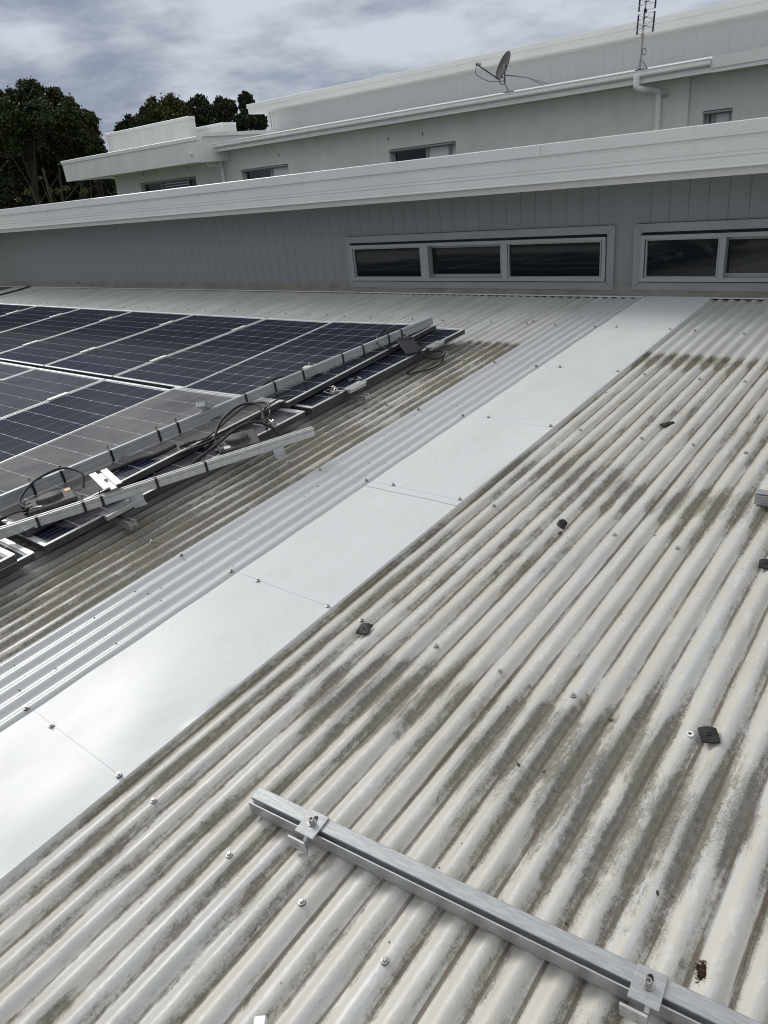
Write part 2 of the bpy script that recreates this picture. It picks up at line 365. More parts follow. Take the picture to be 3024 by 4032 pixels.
# ribbed roof: one sheet per ten ribs
roof = struct(link('roof', None, None, SM.copy()))
def ribz(x, amp=.0074): return amp * math.cos(2 * math.pi * (x - XC) / P) - amp
def sheet(x0, x1, y0, y1, dz, ny, m, name, lap=0., wav=.0012, sd=0):
    n = int(round((x1 - x0) / P * 14)); xs = [x0 + (x1 - x0) * i / n for i in range(n + 1)]
    ys = [y0 + (y1 - y0) * j / ny for j in range(ny + 1)]
    b = MB(); v = []
    for j, y in enumerate(ys):
        for x in xs:
            z = ribz(x) + dz + wav * (math.sin(y * 2.1 + x * 3.7 + sd) + .6 * math.sin(y * 5.3 - x * 9 + sd * 2)) * .5
            rb = math.floor((x - XC) / P + .5); z += .0009 * math.sin(y * 3.1 + rb * 2.3) * math.sin(y * .9 + rb) - .0022 * max(0, math.sin(y * 1.7 + rb * 5.1) - .82) * 4 * (.5 + .5 * math.cos(2 * math.pi * (x - XC) / P))
            if lap and x < x0 + P * 1.02: z += lap
            v.append((x, y, z))
    f = [(j * (n + 1) + i, j * (n + 1) + i + 1, (j + 1) * (n + 1) + i + 1, (j + 1) * (n + 1) + i) for j in range(ny) for i in range(n)]
    b.poly(v, f); return b.build(name, m, roof, 'all')
SEAM = XC + 7.5 * P
for k in range(-15, 3):
    a = SEAM + 10 * P * k
    sheet(a - P, a + 10 * P - .0005, -3.2, 5.62, 0., 44, M['old'], 'roofing_sheet', .0016, sd=k * 1.3)
sheet(XC - 13.5 * P, XC - 8.4 * P, -3.2, 5.61, .0032, 44, M['new'], 'new_roofing_sheet', 0., .0008, 5)
# roof screws with washers
def screw_mesh(s=1.):
    b = MB(); b.lathe([(.0092 * s, 0), (.0095 * s, .0012), (.0085 * s, .0022)], 14, 1)
    b.lathe([(.0088 * s, .0022), (.0084 * s, .0034), (.0058 * s, .0040)], 14)
    b.lathe([(.0056 * s, .0038), (.0056 * s, .0088), (.0048 * s, .0100)], 6)
    return b.mesh('roofing_screw', [M['steel'], M['rubber']])
SCR = screw_mesh(.92)
ROWS = (.523, 1.377, 2.226, 3.066, 3.908, 4.765)
def put_screw(x, y, z, parent, rz=None):
    return link('roofing_screw', SCR, parent, Matrix.Translation((x, y, z)) @ Matrix.Rotation(random.random() * 6, 4, 'Z') @ Matrix.Rotation(random.uniform(-.1, .1), 4, 'X'))
for j, y in enumerate(ROWS):
    for s_ in range(-15, 3):
        for q in (0, 4, 7):
            n = 10 * s_ + q
            x = XC + n * P
            if -2.5 < x < -1.5 or x > .45: continue
            if x < -2.9 and y < 4.5: continue
            if x < -13.5: continue
            if abs(x + .371) < .05 and abs(y - 1.39) < .06: continue
            put_screw(x + random.uniform(-.004, .004), y + random.uniform(-.012, .012), ribz(x) - .0002, roof)
for x, ys in ((XC - 13 * P, ROWS), (XC - 9 * P, ROWS)):
    for y in ys: put_screw(x + .006, y - .008 + random.uniform(-.008, .008), .0032, roof)

# smooth cover flashing beside the new ribs
cov = thing('cover_flashing', 'long smooth white metal cover strip running down the roof towards the wall', 'flashing', SM.copy())
def cover_piece(y0, y1, dz):
    nx, ny = 24, max(8, int((y1 - y0) / .05)); b = MB(); v = []
    x0, x1 = -2.064, -1.566
    for j in range(ny + 1):
        y = y0 + (y1 - y0) * j / ny
        near = sum(math.exp(-((y - r_) / .16) ** 2) for r_ in ROWS)
        for i in range(nx + 1):
            u = i / nx; x = x0 + (x1 - x0) * u
            z = .0042 + dz + .0048 * math.sin(math.pi * u) * (1 - .8 * near) + .0017 * math.sin(y * 5.3 + u * 4 + math.sin(y * 2)) * math.sin(math.pi * u)
            z += .0034 * math.exp(-((y - .34) / .17) ** 2) * math.sin(u * 9 + 1.0) - .0030 * math.exp(-((y - .66) / .12) ** 2) * math.sin(u * 8 - .6) + .002 * math.sin(y * 2.3 + 1) * math.sin(u * 5.5)
            z += .0012 * math.sin(y * 19 + u * 2) * math.exp(-((u - 0.) / .12) ** 2)
            v.append((x, y, z))
        v.append((x1 + .0012, y, .0030 + dz)); v.append((x1 + .004, y, -.0150 + dz))
    w_ = nx + 3
    f = [(j * w_ + i, j * w_ + i + 1, (j + 1) * w_ + i + 1, (j + 1) * w_ + i) for j in range(ny) for i in range(w_ - 1)]
    b.poly(v, f); return b.build('cover_sheet', M['cover'], cov, True)
cover_piece(-2.2, 2.215, 0.); cover_piece(2.168, 5.555, .0016)
for y in ROWS:
    for x in (-1.943, -1.583): put_screw(x, y - .004, .0050 if y < 2.2 else .0066, cov)

# ================================================================== WALL WITH LOW WINDOWS
YW = 5.65
wall = thing('clerestory_wall', 'grey vertical-board wall with low windows under a white fascia', 'wall', Matrix.Translation((-4, YW, .40)))
WT = Matrix.Translation((4, -YW, -.40))          # lets parts use world coordinates
def wpart(b, name, m, parent=wall, smooth=False):
    o = b.build(name, m, parent, smooth)
    o.matrix_local = WT if parent is wall else Matrix.Identity(4); return o
wpart(MB().box(-16, 1.6, YW + .09, YW + .2, -.2, 1.45), 'wall_core', M['clad'])
BW = .135
def board_mesh(h, w_, m, c=.0022):
    d = .014
    prof = [(0, d), (0, c + .0015), (c, 0), (w_ - c, 0), (w_, c + .0015), (w_, d)]
    return MB().prism([(a, b) for a, b in prof], 0, h, axis='z').mesh('board', m)
BFULL = board_mesh(.90, BW, M['clad']); BTOP = board_mesh(.40, BW, M['clad'])
x = -2.209 - BW * 90
for i in range(118):
    xx = -2.209 + BW * (i - 90)
    if xx < -15 or xx > 1.4: continue
    win = (-5.12 < xx + BW / 2 < -2.33) or xx + BW / 2 > -2.19
    o = link('board', BTOP if win else BFULL, wall); o.matrix_local = WT @ Matrix.Translation((xx, YW, .926 if win else .425))
def frame_ring(b, x0, x1, z0, z1, t, y0, y1, mi=0):
    b.box(x0, x1, y0, y1, z1 - t, z1, mi); b.box(x0, x1, y0, y1, z0, z0 + t, mi)
    b.box(x0, x0 + t, y0 + .0005, y1, z0 + t, z1 - t, mi); b.box(x1 - t, x1, y0 + .0005, y1, z0 + t, z1 - t, mi)
def mitred(b, x0, x1, z0, z1, t, y0, y1):       # mitred trim boards with open hairline joints
    g_ = .0012
    for q in ([(x0, z1), (x1, z1), (x1 - t, z1 - t), (x0 + t, z1 - t)], [(x0, z0), (x0 + t, z0 + t), (x1 - t, z0 + t), (x1, z0)],
              [(x0, z0), (x0, z1), (x0 + t, z1 - t), (x0 + t, z0 + t)], [(x1, z0), (x1 - t, z0 + t), (x1 - t, z1 - t), (x1, z1)]):
        cx = sum(p[0] for p in q) / 4; cz = sum(p[1] for p in q) / 4
        qq = [(p[0] + (g_ if p[0] < cx else -g_), p[1] + (g_ if p[1] < cz else -g_)) for p in q]
        v = [(a, y0, c) for a, c in qq] + [(a, y1, c) for a, c in qq]
        b.poly(v, [(0, 1, 2, 3), (7, 6, 5, 4)] + [(i, 4 + i, 4 + (i + 1) % 4, (i + 1) % 4) for i in range(4)])
def low_window(x0, x1, fx0, fx1, lights):
    b = MB(); mitred(b, x0, x1, .440, .924, .062, YW - .022, YW + .01)
    wd = wpart(b, 'window', M['trim'])
    fb = MB(); frame_ring(fb, fx0, fx1, .508, .842, .028, YW - .034, YW + .05)
    prev = None
    for (a, c, rec) in lights:
        if prev is not None: fb.box(prev + .004, a - .004, YW - .033, YW + .05, .536, .814)
        prev = c
    wpart(fb, 'window_frame', M['wframe'], wd)
    for (a, c, rec) in lights:
        if rec:
            sb = MB(); frame_ring(sb, a - .05, c, .515, .835, .045, YW + .03, YW + .055)
            wpart(sb, 'sash', M['wframe'], wd)
            wpart(MB().box(a - .01, c - .03, YW + .040, YW + .044, .555, .80), 'pane', M['glass'], wd)
        else:
            sb = MB(); frame_ring(sb, a, c, .5355, .8145, .010, YW - .026, YW + .02)
            wpart(sb, 'glazing_bead', M['wframe'], wd)
            wpart(MB().box(a + .005, c - .005, YW - .006, YW - .002, .54, .81), 'pane', M['glass'], wd)
    wpart(MB().box(fx0 - .006, fx1 + .006, YW - .030, YW - .004, .847, .851), 'head_flashing', M['black'], wd)
    return wd
low_window(-5.108, -2.336, -5.05, -2.404, [(-5.016, -4.19, 0), (-4.10, -3.335, 1), (-3.271, -2.44, 0)])
low_window(-2.186, .62, -2.126, .55, [(-2.090, -1.563, 0), (-1.515, -.80, 1), (-.74, .51, 0)])
wpart(MB().box(-5.26, -5.085, YW + .0012, YW + .0135, .426, .9255), 'jamb_filler', M['clad'])
wpart(MB().box(-2.355, -2.165, YW + .0012, YW + .0135, .426, 1.30), 'jamb_filler', M['clad'])
# apron flashing pieces between wall and rib ends
for a, c in ((-16, -10.35), (-10.38, -4.93), (-4.96, -2.04), (-2.055, 1.5)):
    dz = (.0012 if c == -4.93 or c == 1.5 else 0) + .0045
    pr = [(YW - .008, .47), (YW - .008, .438), (5.556, .4075), (5.552, .3985), (5.5535, .3983), (5.558, .4062), (YW - .006, .4365), (YW - .006, .47)]
    wpart(MB().prism([(p, q + dz) for p, q in pr], a, c), 'apron_flashing', M['apron'])
    wpart(MB().box(a, c, 5.5490, 5.5528, .3972 + dz, .4052 + dz), 'apron_lip', M['lip'])
for i in range(48):
    xx = -13.2 + i * .303 + random.uniform(-.03, .03)
    o = link('apron_screw', SCR, wall); o.matrix_local = WT @ Matrix.Translation((xx, 5.572, .418)) @ Matrix.Rotation(R(-18), 4, 'X') @ Matrix.Scale(.8, 4)
# fascia, cap flashing, soffit
YF = 5.25
for a, c in ((-16, -8.766), (-8.764, -2.761), (-2.759, 1.6)):
    e = .0015 if a == -8.764 else 0
    wpart(MB().prism([(YF - .014 - e, 1.455), (YF - .014 - e, 1.529), (YF - .010, 1.533), (YF + .25, 1.515), (YF + .25, 1.510), (YF - .004, 1.526), (YF - .006, 1.455)], a, c), 'cap_flashing', M['fascia'])
for a, c, e in ((-16, -5.874, 0), (-5.878, 1.6, .0018)):
    y = YF - e
    pr = [(y, 1.50), (y, 1.435), (y + .002, 1.4325), (y, 1.430), (y, 1.366), (y + .006, 1.361), (y + .006, 1.354), (y - .001, 1.349), (y - .001, 1.341), (y + .007, 1.337), (y + .007, 1.330), (y, 1.324),
          (y, 1.284), (y - .004, 1.279), (y - .004, 1.271), (y + .014, 1.271), (y + .014, 1.50)]
    wpart(MB().prism(pr, a, c), 'fascia_panel', M['fascia'])
wpart(MB().box(-16, 1.6, YF + .022, YF + .04, 1.222, 1.50), 'fascia_board', M['lip'])
wpart(MB().box(-16, 1.6, YF + .0405, YW + .19, 1.236, 1.252), 'soffit', M['soffit'])
wpart(MB().box(-16, 1.6, YF + .0425, 9.2, 1.47, 1.50), 'upper_roof', M['fascia'])
for xx in [-10.9 + i * .92 for i in range(13)]:
    o = link('cap_rivet', SCR, wall); o.matrix_local = WT @ Matrix.Translation((xx, YF, 1.440)) @ Matrix.Rotation(R(90), 4, 'X') @ Matrix.Scale(.55, 4)

# ================================================================== SECOND BUILDING
YB = 12.5
hs = thing('rendered_house', 'white rendered house with stepped flat parapets and a boarded upper storey behind the wall', 'house', Matrix.Translation((-10, YB, -4.2)))
HT = Matrix.Translation((10, -YB, 4.2))
def hpart(b, name, m, parent=None, smooth=False):
    o = b.build(name, m, parent or hs, smooth); o.matrix_local = HT if parent is None else Matrix.Identity(4); return o
# front wall with window openings cut as strips
def wall_with_holes(x0, x1, z0, z1, y0, y1, holes):
    b = MB(); xs = x0
    for a, c, d, e in sorted(holes):
        b.box(xs, a, y0, y1, z0, z1); b.box(a, c, y0, y1, z0, d); b.box(a, c, y0, y1, e, z1); xs = c
    b.box(xs, x1, y0, y1, z0, z1); return b
hl = [(-18.30, -15.94, 1.18, 1.885), (-14.22, -12.66, 1.18, 1.885), (-9.80, -8.24, 1.18, 1.890)]
hpart(wall_with_holes(-19.44, -4.07, -4.2, 2.44, YB, YB + .25, hl), 'wall', M['render'])
hpart(wall_with_holes(-4.068, 2.5, -4.2, 2.44, YB + .06, YB + .31, [(-3.86, -3.45, 1.3, 1.845)]), 'wall', M['render'])
hpart(MB().box(-19.42, -19.2, YB + .251, 19, -4.2, 2.44), 'side_wall', M['render'])
hpart(MB().box(-19.1, 2.4, YB + 1.2, YB + 1.3, -4.2, 2.3), 'inner_wall', M['under'])
def house_window(x0, x1, z0, z1, y, splits, kinds):
    b = MB(); frame_ring(b, x0 + .01, x1 - .01, z0, z1 - .005, .055, y + .09, y + .15)
    wd = hpart(b, 'window', M['wframe'])
    hpart(MB().box(x0 - .004, x1 + .004, y - .02, y + .08, z1 - .04, z1 - .012), 'window_head', M['wframe'], wd)
    xs = [x0 + .06] + splits + [x1 - .06]
    for i in range(len(xs) - 1):
        hpart(MB().box(xs[i], xs[i + 1], y + .118 + .01 * i, y + .122 + .01 * i, z0 + .05, z1 - .06), 'pane', M[kinds[i]], wd)
        if i: hpart(MB().box(xs[i] - .025, xs[i] + .025, y + .092, y + .149, z0 + .055, z1 - .06), 'mullion', M['wframe'], wd)
    return wd
wd = house_window(-18.30, -15.94, 1.18, 1.885, YB, [-17.50, -16.38], ['glass', 'glass', 'glass'])
for zz in (1.78, 1.66, 1.54): hpart(MB().box(-17.45, -16.42, YB + .155, YB + .160, zz, zz + .035), 'blind_slat', M['blind'], wd)
for zz in (1.78, 1.72, 1.66): hpart(MB().box(-17.44, -16.43, YB + .108, YB + .112, zz, zz + .018), 'blind_slat', M['blind'], wd)
house_window(-14.22, -12.66, 1.18, 1.885, YB, [-13.32], ['glass', 'blind'])
house_window(-9.80, -8.24, 1.18, 1.890, YB, [-8.96, -8.44], ['glass', 'blind', 'blind'])
house_window(-3.86, -3.45, 1.3, 1.845, YB + .06, [-3.74], ['glass', 'blind'])
for xx in (-9.80, -8.965, -12.90, -18.07, -16.16): hpart(MB().box(xx - .010, xx + .010, YB - .004, YB + .01, 2.05, 2.112), 'weep_vent', M['antdark'])
# lower roof, gutter, fascia
YG = 12.05
hpart(MB().box(-14.93, -3.655, YG + .05, YG + .07, 2.305, 2.47), 'fascia_board', M['cap'])
hpart(MB().box(-3.655, 2.5, YG + .042, YG + .065, 2.355, 2.50), 'fascia_board', M['cap'])
hpart(MB().box(-3.655, 2.5, YG + .060, YG + .075, 2.300, 2.356), 'fascia_board', M['cap'])
hpart(MB().box(-14.93, 2.5, YG + .0755, YB - .001, 2.310, 2.322), 'soffit', M['soffit'])
hpart(MB().prism([(YG + .08, 2.48), (15.5, 2.80), (15.5, 2.76), (YG + .08, 2.44)], -15.0, 2.5), 'lower_roof', M['fascia'])
gp = [(YG + .0485, 2.480), (YG + .0485, 2.378), (YG + .014, 2.380), (YG - .004, 2.390), (YG - .012, 2.405), (YG - .010, 2.425), (YG + .002, 2.440), (YG + .004, 2.462), (YG - .003, 2.468), (YG - .001, 2.478), (YG + .008, 2.478), (YG + .009, 2.445), (YG - .002, 2.425), (YG - .004, 2.408), (YG + .016, 2.386), (YG + .042, 2.384), (YG + .042, 2.480)]
gt = hpart(MB().prism(gp, -15.03, -3.668), 'gutter', M['gutter'], None, True)
for xx in (-15.035, -3.668): hpart(MB().prism([(YG + .046, 2.474), (YG + .046, 2.380), (YG + .012, 2.382), (YG - .010, 2.405), (YG - .001, 2.474)], xx, xx + .005), 'gutter_end', M['gutter'], gt)
for xx in (-8.06, -11.6, -6.0): hpart(MB().prism([(YG + .01, 2.383), (YG - .014, 2.404), (YG - .012, 2.428), (YG + .0005, 2.444), (YG + .001, 2.47), (YG + .003, 2.47), (YG + .003, 2.44), (YG - .003, 2.42)], xx, xx + .05), 'gutter_joint', M['gutter'], gt)
# downpipes
def downpipe(x, pts):
    b = MB(); b.tube(spline(pts, 5), .045, 14); o = hpart(b, 'downpipe', M['pvc'], None, True)
    for z in (2.165, 1.9): hpart(MB().lathe([(.049, z), (.049, z + .03)], 14, 0, Matrix.Translation((pts[-1][0], pts[-1][1], 0))), 'pipe_collar', M['pvc'], o, True)
    return o
p1 = downpipe(-4.50, [(-4.70, YG + .0, 2.41), (-4.70, YG + .0, 2.30), (-4.695, YG + .01, 2.262), (-4.66, YG + .06, 2.235), (-4.58, YG + .25, 2.222), (-4.53, YG + .33, 2.205), (-4.505, YG + .385, 2.17), (-4.50, YB - .055, 2.12), (-4.50, YB - .055, 1.6), (-4.50, YB - .055, -4.2)])
hpart(MB().box(-4.46, -4.36, YB - .075, YB - .045, 2.115, 2.14), 'pipe_bracket', M['galv'], p1)
downpipe(-14.82, [(-15.02, 12.20, 2.26), (-15.02, 12.20, 2.13), (-15.01, 12.21, 2.085), (-14.98, 12.24, 2.06), (-14.90, 12.36, 2.05), (-14.86, 12.42, 2.035), (-14.835, YB - .055, 2.0), (-14.83, YB - .055, 1.95), (-14.83, YB - .055, 1.6), (-14.83, YB - .055, -4.2)])
# parapet boxes
def parapet(x0, x1, y0, y1, z0, z1, cap_h, name):
    o = hpart(MB().box(x0 + .02, x1 - .02, y0 + .02, y1, z0, z1 - cap_h + .01), name, M['render'])
    hpart(MB().prism([(y0, z1 - cap_h), (y0, z1 - .006), (y0 + .006, z1), (y1, z1), (y1, z1 - cap_h)], x0, x1), 'parapet_cap', M['cap'], o); return o
pa = parapet(-20.42, -14.53, 11.6, 11.76, 2.13, 2.642, .078, 'parapet')
hpart(MB().box(-20.38, -14.61, 11.765, 13.4, 2.132, 2.25), 'canopy_slab', M['render'])
hpart(MB().prism([(11.7, 2.56), (13.0, 2.56), (13.0, 2.642), (11.7, 2.642)], -20.42, -20.3), 'parapet_cap', M['cap'])
hpart(MB().tube([(-14.80, 11.64, 2.315), (-14.80, 11.56, 2.312)], .035, 12), 'overflow_pipe', M['pvc'], pa, True)
hpart(MB().box(-14.60, -14.50, 11.64, 12.499, 2.112, 2.50), 'parapet_return', M['render'])
parapet(-20.49, -16.68, 13.2, 13.42, 2.2, 3.279, .072, 'parapet')
parapet(-18.95, -17.50, 15.0, 15.5, 2.4, 3.205, .07, 'parapet')
# sloping link roof between the parapets and the upper storey
T0 = lambda x, z: (x, z)
hpart(MB().prism([(-18.2, 3.020), (-15.1, 2.775), (-15.1, 2.69), (-18.2, 2.935)], 14.45, 16.8, axis='y'), 'link_roof', M['cap'])
hpart(MB().prism([(-18.2, 2.933), (-15.1, 2.688), (-15.1, 2.3), (-18.2, 2.3)], 14.50, 16.8, axis='y'), 'link_wall', M['cladw'])
hpart(MB().prism([(-17.0, 2.96), (-15.3, 3.10), (-15.3, 2.80), (-17.0, 2.84)], 16.81, 17.2, axis='y'), 'rear_roof_edge', M['cap'])
# upper storey
YU = 15.5
hpart(MB().box(-16.17, 2.5, YU + .02, YU + .2, 2.2, 3.40), 'upper_wall_core', M['cladw'])
UB = board_mesh(.62, .19, M['cladw'])
for i in range(99):
    xx = -16.0 + .19 * i
    if xx > 2.3: break
    o = link('board', UB, hs); o.matrix_local = HT @ Matrix.Translation((xx, YU, 2.70))
hpart(MB().box(-16.18, -16.09, YU - .02, YU + .10, 2.6, 3.35), 'corner_trim', M['cap'])
hpart(MB().box(-16.06, -16.0, YU - .012, YU + .015, 2.6, 3.35), 'corner_trim', M['cap'])
YUF = 15.0
hpart(MB().prism([(YUF - .012, 3.405), (YUF - .012, 3.495), (YUF - .008, 3.50), (YUF + .6, 3.49), (YUF + .6, 3.40), (YUF + .02, 3.40), (YUF, 3.402)], -16.41, 2.5), 'upper_cap', M['cap'])
hpart(MB().prism([(YUF + .004, 3.400), (YUF + .5, 3.392), (YUF + .5, 3.27), (YUF + .03, 3.27), (YUF + .004, 3.285)], -16.385, 2.5), 'upper_fascia', M['fascia'])
hpart(MB().box(-16.38, 2.5, YUF + .505, 20, 3.285, 3.298), 'upper_soffit', M['soffit'])
hpart(MB().box(-16.40, 2.5, YUF + .601, 20, 3.40, 3.47), 'upper_roof', M['cap'])

# ------------------------------------------------------------------ satellite dish
def aim(n, up=Vector((0, 0, 1))):
    z = Vector(n).normalized(); x = up.cross(z).normalized(); y = z.cross(x)
    return Matrix((x, y, z)).transposed().to_4x4()
dz0 = Vector((-7.0, 12.3, 2.515))
ds = thing('satellite_dish', 'grey satellite dish on a bent pole braced above the white gutter', 'satellite dish', Matrix.Translation(dz0))
DT = Matrix.Translation(Vector((-.075, -.03, .395))) @ aim((-.55, -.74, .46))
r0 = .215; prof = [(r0 * k / 6, .05 * (k / 6) ** 2) for k in range(7)]
b = MB(); b.lathe([(max(r_, .001), z - .05) for r_, z in prof] + [(r0 + .006, .003), (r0 + .004, -.006)] + [(max(r_, .001), z - .058) for r_, z in prof[::-1]], 28, 0, DT)
b.build('reflector', M['dish'], ds, True)
MB().tube(spline([(0, 0, 0), (-.02, 0, .05), (-.055, 0, .11), (-.062, 0, .18), (-.06, 0, .36)], 5), .016, 10).build('mast', M['galv'], ds, True)
MB().box(-.08, .08, -.05, .05, -.01, .006).build('base_plate', M['galv'], ds)
MB().box(-.075, -.03, -.03, .03, .31, .40, ch=.006).build('bracket', M['galv'], ds)
for dy in (0, .05): MB().tube([(-.06, dy * .2, .25), (.30, .05 + dy, .17), (.70 - dy * 3, .1 + dy * 2, .02)], .011, 8).build('brace', M['galv'], ds, True)
lo = DT @ Vector((0, -r0 * .95, 0)); lnb = Vector((-.36, -.36, .44))
MB().tube([DT @ Vector((0, -.12, -.055)), lo + Vector((.03, 0, -.03)), lnb + Vector((.03, 0, -.03))], .010, 8).build('feed_arm', M['antdark'], ds, True)
b = MB(); b.lathe([(.024, -.04), (.024, .02), (.032, .03), (.032, .045), (.012, .05)], 12, 0, Matrix.Translation(lnb) @ aim(Vector((.55, .74, -.25)))); b.build('feed_head', M['galv'], ds, True)
MB().tube(spline([lnb + Vector((-.02, 0, -.02)), lnb + Vector((-.05, 0, -.12)), lnb + Vector((.04, 0, -.19)), lnb + Vector((.2, 0, -.27)), lo + Vector((.02, -.01, -.05)), lo + Vector((.10, 0, -.05)), (-.06, 0, .22)], 6), .005, 6).build('cable', M['cable'], ds, True)
MB().tube([(-.10 + .05 * math.cos(t), -.02, .17 + .05 * math.sin(t)) for t in np.linspace(0, 6.4, 22)], .006, 6).build('cable_loop', M['cable'], ds, True)

# ------------------------------------------------------------------ television antenna
an = thing('tv_antenna', 'tall television antenna with dark side bars on a mast behind the gutter', 'antenna', Matrix.Translation((-4.755, 12.3, 2.51)))
lean = .055
def ax(z, dx=0, dy=0): return (lean * z + dx, dy, z)
MB().tube([ax(0), ax(.42)], .014, 8).build('lower_mast', M['galv'], an, True)
MB().tube([ax(.38, .0, -.02), ax(1.6, .02, -.02)], .011, 8).build('mast', M['antl'], an, True)
MB().tube([ax(.115, .01, .02), (.09, .06, 0)], .009, 6).build('stay', M['galv'], an, True)
MB().tube([ax(.13, -.005, -.02), (-.012, -.05, 0)], .009, 6).build('stay', M['galv'], an, True)
MB().box(-.06, .09, -.05, .07, -.012, .0).build('base_plate', M['antdark'], an)
MB().box(.005, .052, -.045, -.005, .395, .455, ch=.004).build('masthead_box', M['tan'], an)
MB().tube([(.075 + .03 * math.cos(t) - .014, -.02, .215 + .042 * math.sin(t)) for t in np.linspace(0, 6.4, 22)], .0045, 6).build('cable_loop', M['cable'], an, True)
MB().tube(spline([ax(.46, .0), ax(.50, -.012), ax(.60, .0, -.03), ax(.74, .0, -.03), ax(.76, .02, -.03)], 5), .007, 6).build('phasing_bar', M['antdark'], an, True)
for z0, z1 in ((.45, .70), (.735, 1.02), (1.05, 1.30)):
    for sx in (-1, 1):
        MB().box(-.009, .009, -.012, .012, 0, z1 - z0, 0, Matrix.Translation(ax(z0, .028 + sx * .118, -.01)) @ Matrix.Rotation(math.atan(lean), 4, 'Y')).build('side_bar', M['antdark'], an)
    n = 5
    for k in range(n):
        zz = z0 + (z1 - z0) * (k + .02) / (n - .95); zz = min(zz, z1 - .002)
        MB().tube([ax(zz, -.088, .0), ax(zz, .145, .0)], .0028, 5).build('reflector_rod', M['antl'], an)
    for zz in (z0 + (z1 - z0) * .35, z0 + (z1 - z0) * .78):
        MB().box(.005, .052, -.05, -.025, zz - .006, zz + .006, 0, Matrix.Translation((lean * zz, 0, 0))).build('dipole_clip', M['black'], an)
        for sx in (-1, 1):
            for sz in (-1, 1): MB().tube([ax(zz, .028 + sx * .022, -.04), ax(zz + sz * .045, .028 + sx * .115, -.05)], .0035, 5).build('whisker', M['antl'], an)
MB().box(.006, .04, -.055, -.03, .70, .745, 0, Matrix.Translation((lean * .72, 0, 0))).build('balun_box', M['black'], an)

# ================================================================== SOLAR PANELS
PW, PL = 1.020, 1.585
def panel_parts(w_, l_, cellm, th=.034, fs=.0095, ft=.022, fb=.016):
    """meshes for one panel, origin at the lower right corner of its top face, x to the left is negative"""
    b = MB()
    b.box(-w_, 0, l_ - ft, l_, -.004, 0); b.box(-w_, 0, 0, fb, -.004, 0)
    b.box(-w_, -w_ + fs, fb, l_ - ft, -.004, -.0003); b.box(-fs, 0, fb, l_ - ft, -.004, -.0003)
    e = .0015
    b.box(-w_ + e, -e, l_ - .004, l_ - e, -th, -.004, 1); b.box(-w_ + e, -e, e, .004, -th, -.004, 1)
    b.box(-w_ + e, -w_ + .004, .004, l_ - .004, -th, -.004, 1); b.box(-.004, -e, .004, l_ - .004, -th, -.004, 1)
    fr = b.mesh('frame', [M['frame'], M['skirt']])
    bk = MB().box(-w_ + fs - .001, -fs + .001, fb - .001, l_ - ft + .001, -.008, -.0030).mesh('backsheet', [M['back']])
    cw = (w_ - 2 * fs - .022) / 6; cl_ = (l_ - fb - ft - .024) / 10; g_ = .0024
    c = .006
    q = [(g_ + c, g_), (cw - g_ - c, g_), (cw - g_, g_ + c), (cw - g_, cl_ - g_ - c), (cw - g_ - c, cl_ - g_), (g_ + c, cl_ - g_), (g_, cl_ - g_ - c), (g_, g_ + c)]
    cm = MB().poly([(a, d, 0) for a, d in q], [tuple(range(8))]).mesh('cell', M[cellm])
    return fr, bk, cm, cw, cl_, w_, fs, fb
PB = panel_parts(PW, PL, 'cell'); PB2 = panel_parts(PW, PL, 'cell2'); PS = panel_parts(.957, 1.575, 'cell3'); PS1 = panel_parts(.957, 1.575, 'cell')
def solar(parts, T, label, group, sticker=False):
    fr, bk, cm, cw, cl_, w_, fs, fb = parts
    t = thing('solar_panel', label, 'solar panel', T, group)
    link('frame', fr, t); link('backsheet', bk, t)
    for i in range(6):
        for j in range(10): link('cell', cm, t, Matrix.Translation((-w_ + fs + .011 + i * cw, fb + .012 + j * cl_, -.0024)))
    return t
ARR = Matrix.Translation((-2.86, 2.65, 0)) @ Matrix.Rotation(-.0125, 4, 'Z')
PITCH = 1.0385; ZB = .10
ordn = ['rightmost', 'second', 'third', 'fourth', 'fifth', 'sixth', 'seventh', 'eighth']
for k in range(8):
    lab = 'blue solar panel in the row nearest the wall, %s' % ('rightmost and half under a stacked panel' if k == 0 else ordn[k] + ' from the right end')
    solar(PB, SM @ ARR @ Matrix.Translation((-k * PITCH, .027, ZB)), lab, 'solar panels fixed in rows')
for k in range(4):
    lab = 'solar panel in the middle row, %s' % ('rightmost, under the strapped rails' if k == 0 else ordn[k] + ' from the right end')
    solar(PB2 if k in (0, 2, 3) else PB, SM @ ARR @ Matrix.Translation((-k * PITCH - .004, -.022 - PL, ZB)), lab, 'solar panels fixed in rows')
p3 = solar(PB, SM @ ARR @ Matrix.Translation((.006, -.066 - 2 * PL - .004, ZB)), 'solar panel in the lowest row at the left edge, its white frame carrying stickers', 'solar panels fixed in rows')
s1 = solar(PS1, rf(-2.985, 2.622, .142, R(1.9)), 'loose solar panel laid over the top row beneath the longer rail bundle', 'loose panels on top')
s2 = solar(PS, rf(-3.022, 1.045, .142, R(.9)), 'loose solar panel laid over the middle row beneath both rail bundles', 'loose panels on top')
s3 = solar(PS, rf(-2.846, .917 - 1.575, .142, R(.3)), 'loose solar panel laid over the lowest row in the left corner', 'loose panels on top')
for T, n, w_ in ((s1, 0, .957), (p3, 1, PW), (s3, 2, .957)):
    if n:
        for a in (.12, .21): MB().box(-a - .07, -a, (PL if n == 1 else 1.575) - .024, (PL if n == 1 else 1.575) - .010, 0, .0006).build('sticker', M['wht'], T)
